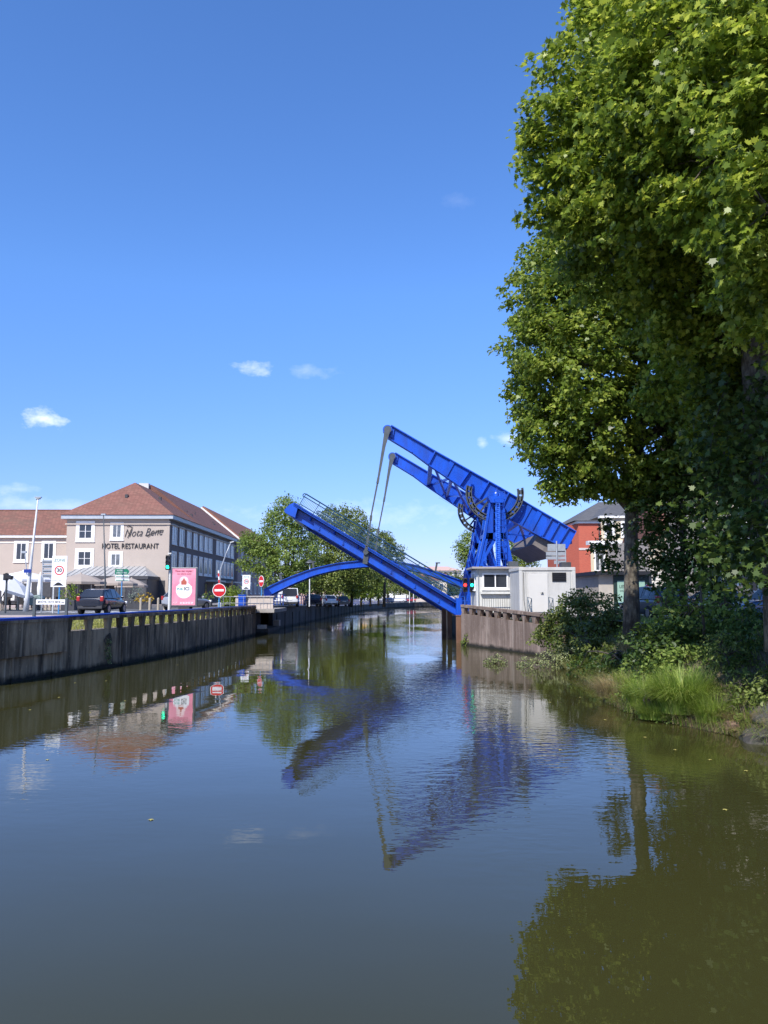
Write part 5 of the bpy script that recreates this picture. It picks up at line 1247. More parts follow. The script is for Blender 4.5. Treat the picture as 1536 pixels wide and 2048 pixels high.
# zone 30 sign
def zone_sign(px, Y, w, h, x0, y0, label, pole, lean=0):
    b0 = base(px, Y); o = thing('speed_sign', label, 'sign', b0)
    a = at(x0, y0, Y); hh = h * w; cx = a.x + w / 2
    s = MB().box2((a.x, Y - .03, a.z - hh), (a.x + w, Y, a.z)).build('sign_face', SWHITE, o, world=True, bevel=.01)
    text('lettering', 'ZONE', w * .27, SGREEN, s, (cx, Y - .035, a.z - hh * .18), sx=1.0)
    c = Vector((cx, Y - .031, a.z - hh * .60))
    rg = MB(); n = 32
    vs = []; 
    for i in range(n):
        an = 2 * math.pi * i / n
        for (r, y) in ((w * .31, 0), (w * .31, -.005), (w * .24, -.005), (w * .24, 0)): vs.append(c + Vector((r * math.cos(an), y, r * math.sin(an))))
    rg.add(vs, [(i * 4 + k, ((i + 1) % n) * 4 + k, ((i + 1) % n) * 4 + k + 1, i * 4 + k + 1) for i in range(n) for k in range(3)]); rg.build('red_ring', RED, s, world=True)
    text('lettering', '30', w * .34, SBLACK, s, (cx, Y - .035, a.z - hh * .60), bold=.006)
    zb = a.z - hh - .03; ph = w * .42
    p2 = MB().box2((a.x - .03, Y - .03, zb - ph), (a.x + w - .02, Y, zb)).build('hump_panel', SWHITE, o, world=True, bevel=.01)
    hm = []
    for i in range(13): t = i / 12; hm.append((a.x + w * (.12 + .72 * t), Y - .036, zb - ph * .78 + ph * .5 * math.sin(math.pi * t) ** 1.4))
    MB().prism(hm, (0, -.004, 0)).build('hump_symbol', SBLACK, p2, world=True)
    MB().tube([b0 + Vector((0, .04, 0)), (b0.x, Y + .04, a.z - .1)], .045 if w > .7 else .035, 10).build('post', pole, o, world=True)
    return o
zone_sign(118, 48, .91, 1.58, 105, 1112, 'large white zone 30 sign with speed hump panel on a blue post', PBLUE)
zone_sign(494, 80, .80, 1.35, 485, 1150, 'small distant zone 30 sign beside the blue cabinet', GALV)
o = thing('sign_post', 'thin pale post standing left of the blue post of the zone sign', 'post', base(107, 50)); MB().tube([(0, 0, 0), (0, 0, 1.75)], .04, 8).build('post', OFFW, o)
# rack of direction sign backs
Y = 52; o = thing('sign_rack', 'grey rear sides of four stacked direction boards left of the zone 30 sign', 'sign', base(84, Y))
for px in (84, 106): x = at(px, 1190, Y).x; MB().tube([(x, Y, GZ), (x, Y, at(0, 1118 if px == 84 else 1125, Y).z)], .045, 8).build('post', GALV, o, world=True)
for k in range(4):
    a = at(85, 1120 + k * 9.3, Y - .06); b_ = at(104, 1127.5 + k * 9.3, Y - .06)
    m_ = MB().box2((a.x, Y - .10, b_.z), (b_.x, Y - .06, a.z)); m_.add([(b_.x, Y - .10, b_.z), (b_.x + .14, Y - .10, (a.z + b_.z) / 2), (b_.x, Y - .10, a.z), (b_.x, Y - .06, b_.z), (b_.x + .14, Y - .06, (a.z + b_.z) / 2), (b_.x, Y - .06, a.z)], [(0, 1, 2), (5, 4, 3), (0, 3, 4, 1), (1, 4, 5, 2)])
    p_ = m_.build('panel', GALV, o, world=True)
    MB().box2((a.x + .05, Y - .13, (a.z + b_.z) / 2 - .02), (b_.x, Y - .101, (a.z + b_.z) / 2 + .02)).build('rib', STEEL, p_, world=True)
# hotel direction board on two posts
Y = 42; xa = at(70, 1190, Y).x; xb = at(134, 1190, Y).x; o = thing('direction_sign', 'low white hotel direction board between two dark posts on the quay edge', 'sign', ((xa + xb) / 2, Y, GZ - .1))
for x in (xa, xb): MB().box2((x - .07, Y - .07, GZ - .3), (x + .07, Y + .07, at(0, 1196, Y).z)).build('post', pm('slate_post', (.06, .075, .085), .6), o, world=True, bevel=.015)
a = at(73, 1199, Y); b_ = at(132, 1209, Y)
s = MB().box2((a.x, Y - .05, b_.z), (b_.x, Y - .02, a.z)).build('panel', SWHITE, o, world=True, bevel=.005)
text('lettering', 'HÔTEL NOTA BENE', .15, SBLACK, s, at(100, 1204, Y - .056), sx=.82); text('lettering', '***', .15, SBLACK, s, at(125.5, 1205.5, Y - .056), sx=.8)
c = at(77, 1204, Y - .056); MB().prism([c + Vector((-.06, 0, 0)), c + Vector((.06, 0, -.07)), c + Vector((.02, 0, 0)), c + Vector((.06, 0, .07))], (0, -.004, 0)).build('arrow', SBLACK, s, world=True)
# traffic signals ------------------------------------------------------
EMG = emit('green_light', (.02, 1.0, .55), 3.0); EMR = emit('red_light', (1.0, .03, .03), 3.0); LENS = pm('dark_lens', (.03, .02, .02), .2)
def signal_head(par, c, s, lit, name='signal_head'):
    """three lens housing, lens diameter s*.2; lit: index from top (0 red, 1 amber, 2 green) and material"""
    c = Vector(c); h = MB().box(c, (.30 * s, .2 * s, .92 * s)).build(name, BLACK, par, world=True, bevel=.03)
    for i in range(3):
        q = c + Vector((0, -.1 * s, (.28 - .28 * i) * s)); m = LENS
        if lit and lit[0] == i: m = lit[1]
        MB().disc(q, .105 * s, (0, -1, 0), .015, 18).build('lens', m, h, world=True)
        vz_ = [q + Vector((.115 * s * math.cos(R(a_)), 0, .115 * s * math.sin(R(a_)))) for a_ in range(-20, 201, 22)]
        vs = []
        for v in vz_: vs += [v, v + Vector((0, -.16 * s, -.01))]
        MB().add(vs, [(2 * k, 2 * k + 1, 2 * k + 3, 2 * k + 2) for k in range(len(vz_) - 1)]).build('visor', BLACK, h, world=True)
    return h
o = thing('traffic_light', 'traffic light showing green on a pale post left of the pink advertising panel', 'traffic light', base(339, 58))
b0 = base(339, 58); MB().tube([b0, Vector((b0.x, 58, at(0, 1108, 58).z))], [.1, .07], 10).build('post', OFFW, o, world=True)
signal_head(o, at(336.5, 1125, 57.8), 1.15, (2, EMG)); MB().box(at(340, 1107, 57.9), (.24, .2, .1)).build('camera_cap', OFFW, o, world=True)
o = thing('traffic_light', 'dark rear of a small traffic light on a grey post at the far left', 'traffic light', base(12, 50)); b0 = base(12, 50)
MB().tube([b0, Vector((b0.x, 50, at(0, 1156, 50).z))], .065, 10).build('post', STEEL, o, world=True)
MB().box(at(12, 1154, 49.9), (.26, .2, .42)).bar(at(12, 1152, 49.8), at(24, 1156, 49.8), .34, .22).box(at(13, 1148, 49.9), (.1, .1, .14)).build('signal_head', BLACK, o, world=True)
for (px, lit, lbt) in ((930, (1, EMR), 'boat signal showing red, left of the pair beside the cabin'), (943.5, (1, EMG), 'boat signal showing green, right of the pair beside the cabin')):
    p = at(px, 1170, 51.6); o = thing('boat_signal', lbt, 'traffic light', (p.x, 51.7, 2.3), 0, 'pair of boat signals by the cabin')
    MB().tube([(p.x, 51.85, 2.3), (p.x, 51.85, p.z)], .05, 8).build('post', GALV if px > 935 else BLUE2, o, world=True); signal_head(o, p, .98, lit)
# green direction sign
Y = 62; o = thing('direction_sign', 'green arrow board above two pale boards behind the dark hatchback', 'sign', base(243, Y)); b0 = base(243, Y)
MB().tube([b0, Vector((b0.x, Y, at(0, 1140, Y).z))], .05, 8).build('post', PBLUE, o, world=True)
a = at(230.5, 1138, Y - .06); b_ = at(255, 1149, Y - .06); zc = (a.z + b_.z) / 2
gp = MB().prism([(a.x, Y - .06, b_.z), (b_.x, Y - .06, b_.z), (b_.x + .15, Y - .06, zc), (b_.x, Y - .06, a.z), (a.x, Y - .06, a.z)], (0, -.03, 0)).build('green_panel', SGREEN, o, world=True)
text('lettering', 'AUTRES', .16, SWHITE, gp, (a.x + .4, Y - .094, zc + .09), sx=.9); text('lettering', 'DIRECTIONS', .16, SWHITE, gp, (a.x + .5, Y - .094, zc - .09), sx=.9)
for (ya, yb, tt) in ((1150.5, 1155, 'CENTRE VILLE'), (1157, 1162, 'GARE')):
    a2 = at(231, ya, Y - .06); b2 = at(258.5, yb, Y - .06); pp = MB().box2((a2.x, Y - .09, b2.z), (b2.x, Y - .06, a2.z)).build('pale_panel', SWHITE, o, world=True)
    bandm = MB().box2((a2.x + .04, Y - .093, b2.z + .03), (b2.x - .04, Y - .0905, b2.z + .09)).build('green_band', SGREEN, pp, world=True)
# no entry signs
o = thing('no_entry_sign', 'large red no entry disc on a blue post near the middle of the left quay', 'sign', base(438.5, 58)); b0 = base(438.5, 58)
MB().tube([b0, Vector((b0.x, 58, at(0, 1172, 58).z))], .05, 10).build('post', PBLUE, o, world=True); sign_disc(o, at(438.5, 1180.5, 57.9), .485)
o = thing('no_entry_sign', 'narrow turned no entry disc beside the left foot of the arch', 'sign', base(523, 71)); b0 = base(523, 71)
MB().tube([b0, Vector((b0.x, 71, at(0, 1168, 71).z))], .05, 10).build('post', PBLUE, o, world=True); sign_disc(o, at(523, 1162.5, 70.9), .5, rz=R(-55))
o = thing('no_entry_sign', 'no entry disc on a dark post just right of the plane trunk', 'sign', (at(1298, 1190, 42).x, 42, 2.1)); b0 = Vector(o.location)
MB().tube([b0, Vector((b0.x, 42, at(0, 1172, 42).z))], .04, 10).build('post', STEEL, o, world=True); sign_disc(o, at(1298, 1178, 41.9), .27)
# raised barrier arm
o = thing('barrier_arm', 'raised red and white striped barrier arm above the large no entry disc', 'barrier', base(440, 66)); b0 = base(440, 66)
MB().box(b0 + Vector((0, 0, .25)), (.3, .3, .5)).build('barrier_box', GALV, o, world=True, bevel=.02)
pa_ = at(440, 1196, 65.9); pb_ = at(437, 1141, 65.9); ar = MB().bar(pa_, pb_, .10, .10, up=(0, 1, 0)).build('arm', SWHITE, o, world=True)
for k in range(3):
    MB().bar(pa_.lerp(pb_, .30 + k * .24), pa_.lerp(pb_, .42 + k * .24), .108, .108, up=(0, 1, 0)).build('red_stripe', RED, ar, world=True)
# advertising panel
Y = 52; a = at(343, 1135, Y); b_ = at(394, 1213.5, Y); o = thing('advertising_panel', 'tall poster case with pink dessert poster in a dark frame', 'billboard', ((a.x + b_.x) / 2, Y, GZ))
cx = (a.x + b_.x) / 2; rzp = 0
MB().box2((a.x, Y - .02, b_.z), (b_.x, Y + .25, a.z)).build('case', pm('case_grey', (.10, .11, .12), .4, .2, .1, 3), o, world=True, bevel=.03)
MB().box2((cx - .35, Y + .02, GZ), (cx + .35, Y + .22, b_.z)).build('foot', CHAR, o, world=True)
PK = pm('poster_pink', (.78, .30, .38), .3, 0, .18, .9, dirt=(.75, .10, .20), dirt_amt=.55, dscale=.6)
x0_ = a.x + .08; x1_ = b_.x - .12; z0_ = b_.z + .1; z1_ = a.z - .07
ps = MB().box2((x0_, Y - .03, z0_), (x1_, Y - .0205, z1_)).build('poster', PK, o, world=True)
DKP = pm('poster_dark_red', (.32, .02, .06), .4)
text('lettering', 'Vous me voyez !', .19, DKP, ps, (cx - .02, Y - .034, z1_ - .16), bold=.004, sx=.92); text('lettering', 'vos clients aussi', .16, DKP, ps, (cx - .02, Y - .034, z1_ - .34), sx=.9)
zc = (z0_ + z1_) / 2
MB().disc((cx, Y - .031, zc - .22), .52, (0, -1, 0), .002, 36).build('bowl', SWHITE, ps, world=True)
MB().prism([(cx - .52, Y - .0335, zc - .33), (cx + .52, Y - .0335, zc - .33), (cx + .5, Y - .0335, zc + .05), (cx - .5, Y - .0335, zc + .05)], (0, -.002, 0)).build('label_panel', SWHITE, ps, world=True)
CAKE = pm('poster_cake', (.45, .10, .06), .5, 0, .3, 12); CRM = pm('poster_cream', (.85, .6, .6), .5)
MB().disc((cx - .02, Y - .0325, zc + .38), .30, (0, -1, 0), .0015, 24).build('cream_swirl', CRM, ps, world=True)
MB().lathe([(.16, 0), (.19, .1), (.15, .22), (.17, .3), (.08, .38), (.02, .5)], (0, 0, 0), 14)
ck = MB(); ck.prism([(cx - .18, Y - .0345, zc + .14), (cx + .14, Y - .0345, zc + .14), (cx + .16, Y - .0345, zc + .34), (cx + .06, Y - .0345, zc + .44), (cx - .02, Y - .0345, zc + .58), (cx - .09, Y - .0345, zc + .44), (cx - .2, Y - .0345, zc + .34)], (0, -.0015, 0)); ck.build('dessert', CAKE, ps, world=True)
text('lettering', 'ICI', .30, SGREEN if 0 else SBLACK, ps, (cx + .17, Y - .037, zc - .13), bold=.006); text('lettering', 'PUB', .20, pm('poster_teal', (.05, .3, .25), .5), ps, (cx - .27, Y - .037, zc - .15), bold=.004)
text('lettering', '03 85 69 03 69', .16, SWHITE, ps, (cx + .18, Y - .034, z0_ + .14), bold=.004, sx=.85)
sc_ = MB(); sc_.tube([(x0_ + .08, Y - .034, z0_ + .1), (x0_ + .16, Y - .034, z0_ + .2), (x0_ + .2, Y - .034, z0_ + .1), (x0_ + .3, Y - .034, z0_ + .16), (x0_ + .36, Y - .034, z0_ + .22)], .014, 5); sc_.build('flourish', SWHITE, ps, world=True)
# blue cabinet
p = base(485, 66); o = thing('control_cabinet', 'bright blue metal cabinet at the end of the balustrade', 'cabinet', p); MB().box((0, 0, .55), (.62, .4, 1.1)).build('body', BLUE, o, bevel=.02); MB().box((0, -.205, .55), (.5, .012, .95)).build('door', BLUE, o); MB().box((0, 0, 1.13), (.68, .46, .05)).build('lid', BLUE, o)
# bollards along the pavement
bol = thing('bollard', 'short beige bollard first from the left along the pavement edge', 'bollard', base(2, 58), 0, 'bollards along the hotel pavement')
MB().lathe([(.09, 0), (.09, .82), (.07, .9), (.02, .93)], n=10).build('shaft', pm('bollard_wood', (.42, .36, .28), .8), bol)
for k, (px, nm) in enumerate(((37, 'left of the tall lamp post'), (76, 'behind the left dark post of the low hotel board'), (93, 'behind the low hotel direction board'), (101, 'under the zone 30 sign'), (282, 'right of the dark hatchback'), (300, 'below the golden shrub'), (317, 'between golden shrub and traffic light'), (330, 'just left of the traffic light post'))):
    dup(bol, base(px, 60), 0, None, 'short beige bollard ' + nm)
# terrace parasols
def parasol(name, label, loc, r, h, mat, group=None, tilt=0):
    o = thing(name, label, 'parasol', loc, 0, group); n = 8; vs = [(0, 0, h)]; 
    for k in range(n): a_ = 2 * math.pi * (k + .5) / n; vs.append((r * .55 * math.cos(a_), r * .55 * math.sin(a_), h - .30))
    for k in range(n): a_ = 2 * math.pi * (k + .5) / n; vs.append((r * math.cos(a_), r * math.sin(a_), h - .72))
    for k in range(n): a_ = 2 * math.pi * (k + .5) / n; vs.append((r * math.cos(a_), r * math.sin(a_), h - .92))
    fs = [(0, 1 + k, 1 + (k + 1) % n) for k in range(n)]
    for q in (1, 1 + n): fs += [(q + k, q + n + k, q + n + (k + 1) % n, q + (k + 1) % n) for k in range(n)]
    c = MB().add(vs, fs).build('canopy', mat, o); md = c.modifiers.new('cloth', 'SOLIDIFY'); md.thickness = .015
    rb_ = MB()
    for k in range(n): a_ = 2 * math.pi * (k + .5) / n; rb_.bar((0, 0, h - .12), (r * .97 * math.cos(a_), r * .97 * math.sin(a_), h - .78), .03)
    rb_.build('ribs', CHAR, o); MB().tube([(0, 0, 0), (0, 0, h - .05)], .035, 8).build('pole', CHAR, o)
    MB().lathe([(.3, 0), (.3, .06), (.06, .1)], n=12).build('base', CHAR, o); MB().lathe([(.12, h - .04), (.07, h + .06), (.01, h + .1)], n=8).build('finial', mat, o)
    return o
PW = pm('parasol_white', (.75, .74, .72), .8, 0, .03, 2); PT = pm('parasol_taupe', (.36, .30, .25), .85, 0, .06, 2)
parasol('parasol', 'large white parasol on the hotel terrace behind the tall lamp post', base(45, 66), 2.35, 3.1, PW)
parasol('parasol', 'taupe parasol left of the dark hatchback, in front of the veranda', base(160, 68), 2.1, 2.95, PT, 'taupe parasols on the terrace')
parasol('parasol', 'taupe parasol right of the dark hatchback near the green direction sign', base(232, 74), 1.9, 2.9, PT, 'taupe parasols on the terrace')
parasol('parasol', 'taupe parasol furthest right, beside the grey side screen', base(262, 80), 1.6, 2.8, PT, 'taupe parasols on the terrace')
parasol('parasol', 'yellow parasol on the far quay behind the blue railing', base(737, 190, gzl(190)), 2.6, 3.3, pm('parasol_yellow', (.7, .38, .03), .8))
o = parasol('parasol', 'tilted white parasol cut by the left edge of the photo', base(-8, 58), 1.9, 2.7, PW); o.rotation_euler = (0, R(24), 0)
# terrace chairs and tables
chm = pm('wicker_dark', (.035, .03, .028), .8, 0, .3, 8)
ch = thing('terrace_chair', 'dark wicker terrace chair at the left end of the terrace', 'chair', base(14, 60), R(20), 'wicker chairs on the hotel terrace')
MB().box((0, 0, .42), (.52, .5, .09)).build('seat', chm, ch, bevel=.02); MB().box((0, .25, .72), (.5, .06, .55)).build('backrest', chm, ch, bevel=.02)
for sx in (-1, 1):
    MB().box((sx * .25, 0, .6), (.05, .5, .05)).bar((sx * .25, -.22, .4), (sx * .25, -.22, .62), .05).build('armrest', chm, ch)
    for sy in (-1, 1): MB().box((sx * .23, sy * .22, .19), (.045, .045, .38)).build('leg', chm, ch)
tb = thing('terrace_table', 'small square dark table at the left end of the terrace', 'table', base(20, 61), 0, 'tables on the hotel terrace')
MB().box((0, 0, .74), (.75, .75, .04)).build('table_top', pm('table_top_grey', (.2, .2, .2), .5), tb); MB().tube([(0, 0, .02), (0, 0, .72)], .035, 8).lathe([(.25, 0), (.25, .03), (.04, .06)], n=10).build('pedestal', CHAR, tb)
for k, (px, Y, rz_, nm) in enumerate(((28, 60.6, -60, 'under the left half of the white parasol'), (40, 63, 15, 'just left of the tall lamp post'), (66, 63, -40, 'just right of the tall lamp post'), (74, 62, 60, 'left of the sign rack posts'), (92, 64, 0, 'behind the low hotel board'), (120, 66, 90, 'behind the zone sign post'), (152, 70, 30, 'left of the dark hatchback'), (262, 74, -20, 'right of the dark hatchback'))):
    dup(ch, base(px, Y), R(rz_), None, 'dark wicker terrace chair ' + nm)
for (px, Y, nm) in ((52, 64, 'under the white parasol'), (104, 66, 'behind the zone 30 sign'), (140, 69, 'under the taupe parasol'), (268, 76, 'near the golden shrub')):
    dup(tb, base(px, Y), R(10), None, 'small square dark table ' + nm)
o = thing('tarpaulin_cover', 'pale green tarpaulin cover over stacked terrace furniture right of the tall lamp post', 'cover', base(66, 60)); TP = pm('tarpaulin', (.16, .22, .21), .6, 0, .2, 3, bump=.5, bscale=3)
MB().prism([(-.55, -.4, .35), (.7, -.4, .35), (.8, -.4, .95), (.5, -.4, 1.15), (-.3, -.4, 1.0)], (0, .8, 0)).build('cover', TP, o, bevel=.08)
m_ = MB(); m_.box((-.45, 0, .17), (.1, .6, .34)).box((.55, 0, .17), (.1, .6, .34)); m_.build('leg', CHAR, o)
# closed parasols
o = thing('closed_parasol', 'folded pale parasol standing left of the sign rack', 'parasol', base(79, 60)); MB().lathe([(.05, .9), (.16, 1.1), (.2, 1.6), (.1, 2.5), (.02, 2.85)], n=10).build('canopy', PW, o, smooth=True); MB().tube([(0, 0, 0), (0, 0, 1.0)], .03, 8).build('pole', CHAR, o)
# planters
def planter(px, Y, label, lm, w=1.0, h=.8, r=(.55, .45, .55), leaf=.1, seed=3, dens=9):
    b0 = base(px, Y); o = tree('planter', label, 'planter', b0, None, None, [((b0.x, b0.y, b0.z + h + r[2] * .55), r)], lm, density=dens, per=10, crad=.12, leaf=leaf, shape=OVAL, seed=seed, up=.4, keep_in=.5, parts=('trunk', 'shrub'))
    MB().box((0, 0, h / 2), (w, w * .8, h)).build('box', CHAR, o, bevel=.02); return o
planter(140, 60, 'dark planter with a loose yellow green shrub left of the dark hatchback', LF_LIME, 1.0, .75, (.8, .6, .8), .13, 3)
planter(270, 66, 'dark planter with a round grey green shrub right of the dark hatchback', LF_GREY, 1.1, .8, (.75, .6, .65), .09, 4, 14)
planter(289, 66, 'dark planter with a low golden yellow shrub', LF_YEL, 1.0, .6, (.75, .5, .42), .12, 5, 14)
planter(415, 84, 'dark planter with a small green shrub by the hotel side wall', LF_MID, .9, .6, (.6, .5, .5), .12, 6)
# ---------------------------------------------------------------- trees and plants
def pb(lst): return [(tuple(at(px, py, Y)), r) for (px, py, Y, r) in lst]
# near plane tree at the right edge
B = pb([(1125, 232, 17.6, 1.04), (1105, 300, 17.8, 0.83), (1215, 150, 17.6, 1.49), (1275, 20, 17.9, 1.26), (1320, -60, 18.2, 1.65), (1400, -150, 18.8, 2.42), (1370, 70, 18.0, 2.09), (1460, 180, 16.6, 2.20), (1180, 345, 18, 1.38), (1165, 420, 18.6, 1.04),
        (1290, 280, 17.2, 1.87), (1400, 340, 16.6, 1.98), (1540, 60, 17.2, 2.86), (1560, 330, 16.4, 2.31), (1420, 500, 18.5, 1.87), (1280, 440, 18.4, 1.65), (1530, 560, 18.9, 1.54), (1640, 500, 18, 2.64), (1700, 200, 18, 3.30), (1480, -160, 18, 3.08),
        (1350, 580, 19.4, 1.32), (1200, 500, 19.6, 1.10), (1440, 690, 19.6, 1.21), (1470, 600, 20.6, 1.65), (1540, 700, 20.8, 1.76), (1600, 640, 19.5, 1.76), (1420, 730, 21, 1.43), (1400, 560, 20.5, 1.54), (1580, 820, 20.5, 1.43)])
B += pb([(1400, 60, 14.6, 1.6), (1500, 180, 13.9, 1.6), (1430, 330, 14.4, 1.2), (1540, 420, 13.8, 1.3), (1600, 300, 13.5, 2.0), (1560, 20, 13.5, 1.8), (1340, 180, 15, 1.3), (1590, 560, 14.5, 1.3), (1500, 780, 21.5, 1.2), (1450, 860, 22, 1.0), (1540, 900, 21, 1.2)])
HB_ = pb([(1560, 800, 17.5, .7), (1490, 850, 17.8, .6), (1520, 930, 17.4, .65), (1465, 960, 18, .6), (1560, 1050, 17.2, .7), (1500, 1060, 17.6, .6), (1425, 1010, 18.6, .6), (1440, 1110, 18.2, .5), (1420, 900, 18.6, .6), (1545, 1140, 17.2, .5), (1480, 1150, 17.9, .4), (1450, 800, 19, .7)])
bB = at(1575, 1290, 18.6)
tB = [(bB.x, 18.6, 1.9), (bB.x - .02, 18.65, 4.0), tuple(at(1520, 900, 18.7)), tuple(at(1512, 720, 18.7)), tuple(at(1498, 560, 18.8)), tuple(at(1500, 380, 18.8)), tuple(at(1480, 150, 18.9))]
tree('plane_tree', 'nearest large plane tree with bright maple-shaped leaves filling the right edge', 'tree', (bB.x, 18.6, 1.95), tB, [.5, .42, .36, .33, .25, .18, .1],
     B, LF_NEAR, density=5.5, per=33, crad=.26, leaf=.145, shape=MAPLE, seed=11, keep_in=.16, twigs=320, limb_r=.22, lump=.34, clumpvar=.35, group='plane trees on the right bank')
A = pb([(1115, 540, 29.2, 1.42), (1092, 620, 29, 1.37), (1088, 700, 29, 1.42), (1090, 785, 28.8, 1.42), (1105, 860, 28.8, 1.31), (1140, 925, 28.6, 1.05), (1180, 600, 27.6, 2.10), (1170, 730, 27.2, 2.10), (1190, 850, 27.4, 1.78),
        (1170, 470, 29.4, 1.78), (1270, 520, 28.4, 2.52), (1280, 700, 27.8, 2.62), (1290, 860, 28, 1.99), (1400, 620, 28.6, 2.84), (1410, 800, 28.6, 2.31), (1260, 380, 30, 2.73), (1400, 430, 30, 2.94), (1230, 930, 28.2, 1.16), (1120, 968, 28.4, 0.58),
        (1350, 920, 28.8, 1.47), (1500, 700, 29.5, 2.31), (1470, 880, 29, 1.47), (1165, 960, 28.4, 0.63), (1300, 950, 27.8, 0.95)])
bA = at(1263, 1256, 29)
tA = [(bA.x, 29, 1.8), tuple(at(1263, 1180, 29)), tuple(at(1262, 1060, 29)), tuple(at(1266, 985, 29)), tuple(at(1276, 900, 29)), tuple(at(1282, 760, 29)), tuple(at(1290, 560, 29.2))]
ta = tree('plane_tree', 'second plane tree with a dense rounded crown and a flaking trunk on the bank', 'tree', (bA.x, 29, 2.0), tA, [.33, .27, .24, .25, .21, .16, .1],
     A, LF_A, density=6.5, per=27, crad=.26, leaf=.152, shape=MAPLE8, seed=12, keep_in=.2, twigs=200, limb_r=.30, lump=.3, clumpvar=.35, group='plane trees on the right bank')
lm_ = MB(); lm_.tube([at(1262, 1015, 29), at(1245, 1000, 28.9), at(1222, 975, 28.8), at(1205, 940, 28.7), at(1180, 880, 28.6), at(1160, 800, 28.5)], [.24, .19, .15, .12, .09, .05], 10)
lm_.tube([at(1262, 1030, 29), at(1285, 990, 29.2), at(1320, 930, 29.3), at(1380, 840, 29.4)], [.2, .16, .12, .06], 10)
lm_.build('limb', BARK, ta, world=True, smooth=True)
hb_rng = np.random.default_rng(77); P, O = blob_clusters(HB_, 5.5, hb_rng, .3, .6); ci = np.repeat(np.arange(len(P)), 12)
TB = [o for o in SC.objects if o.name.startswith('plane_tree') and o.type == 'EMPTY'][0]
leaves_mesh('hanging_foliage', LF_DARK, P[ci] + hb_rng.normal(size=(len(ci), 3)) * .24, .165, MAPLE, TB, O[ci], .5, None, hb_rng)  # dark leaf in place of plane leaf, crown shade put into its colour
hm_ = MB()
for (c, r) in HB_:
    c = Vector(c); hm_.tube([c + Vector((.9, .8, 2.2)), c + Vector((.5, .4, 1.3)), c + Vector((.1, 0, .5)), c + Vector((-.1, -.1, -.4))], [.03, .022, .015, .006], 5)
hm_.build('hanging_twig', BARK2, TB, world=True)
TC = pb([(1440, 930, 27, 1.3), (1500, 1010, 26, 1.2), (1560, 930, 26, 1.5), (1480, 1110, 25.5, .9), (1560, 1100, 25.5, 1.1), (1420, 1130, 26, .7), (1540, 820, 27, 1.6), (1400, 960, 28, 1.1)])
bC = at(1590, 1270, 26)
tree('added_dark_tree', 'added dark leaved tree behind the near plane trunk at the right edge', 'tree', (bC.x, 26, 2.0), [(bC.x, 26, 1.9), (bC.x, 26, 4), (bC.x - .2, 26, 6.5)], [.2, .16, .1], TC, LF_DARK, BARK2, density=3.0, per=15, crad=.3, leaf=.15, shape=MAPLE8, seed=71, keep_in=.3, twigs=60)  # crown mass added for darkness, with the shade in its leaf colour
# ivy clad trunk and saplings in front of the houses on the right bank
IV = pb([(1283, 990, 27.6, .5), (1296, 1045, 27.6, .6), (1300, 1105, 27.4, .55), (1330, 1020, 27.2, .8), (1350, 1090, 27, .8), (1370, 985, 27.4, .9), (1400, 1050, 26.8, .9), (1330, 1150, 26.8, .55), (1385, 1135, 26.5, .75), (1430, 1180, 26.4, .6), (1360, 1200, 26.2, .6), (1460, 1090, 25, .8), (1440, 960, 26, 1.0), (1210, 1090, 30, .45), (1225, 1130, 30, .35), (1220, 1050, 30, .35)])
bI = at(1368, 1270, 26.8)
tree('sapling', 'dark leafy sycamore sapling with a thin stem between the two plane trunks', 'tree', (bI.x, 26.8, 2.0), [(bI.x, 26.8, 1.8), tuple(at(1366, 1150, 26.8)), tuple(at(1362, 1030, 26.9)), tuple(at(1366, 950, 27))], [.09, .07, .05, .03],
     IV, LF_DARK, BARK2, density=6.5, per=13, crad=.24, leaf=.145, shape=MAPLE8, seed=13, keep_in=.4, twigs=60)
S2 = pb([(1395, 1200, 23.5, .4), (1350, 1185, 24, .4), (1330, 1215, 23.6, .4), (1290 + 90, 1230, 23, .5), (1450, 1215, 22.5, .45), (1420, 1160, 23, .35), (1470, 1150, 22.5, .3)])
bS = at(1410, 1300, 23)
tree('sapling', 'small low maple sapling sprouting in front of the parked cars', 'tree', (bS.x, 23, 2.0), [(bS.x, 23, 1.8), tuple(at(1405, 1220, 23)), tuple(at(1400, 1170, 23))], [.05, .035, .02], S2, LF_MID, BARK2, density=5, per=9, crad=.2, leaf=.12, shape=MAPLE8, seed=14, keep_in=.6, twigs=40)
# the undergrowth on the bank
def shrub(label, lst, lm, dens=7, leaf=.09, seed=1, per=10, crad=.16, shape=OVAL, stems=30, name='shrub', z0=.6, up=.55):
    bl = pb(lst); c = bl[0][0]; dens *= 1.9; leaf *= 1.12
    cx = sum(b[0][0] for b in bl) / len(bl); cy = sum(b[0][1] for b in bl) / len(bl)
    st = [(cx, cy, z0), (cx, cy + .1, z0 + .5)]
    return tree(name, label, 'shrub', (cx, cy, z0), st, [.05, .04], bl, lm, BARK2, density=dens, per=per, crad=crad, leaf=leaf, shape=shape, seed=seed, keep_in=.45, twigs=stems, up=up, limb_r=.5)
shrub('big dark bramble shrub spilling over the end of the brown quay wall', [(1120, 1240, 39, .7), (1095, 1262, 39.5, .5), (1150, 1215, 38, .8), (1190, 1215, 37, .9), (1150, 1270, 37, .9), (1200, 1270, 35.5, 1.0), (1235, 1235, 35, .8), (1195, 1320, 34, .7), (1240, 1310, 33, .8), (1150, 1315, 36, .5), (1110, 1290, 38, .4), (1215, 1335, 31.5, .8), (1180, 1300, 33, .8), (1240, 1350, 29.5, .6)], LF_BUSH, 5.5, .13, 21, 12, .2)
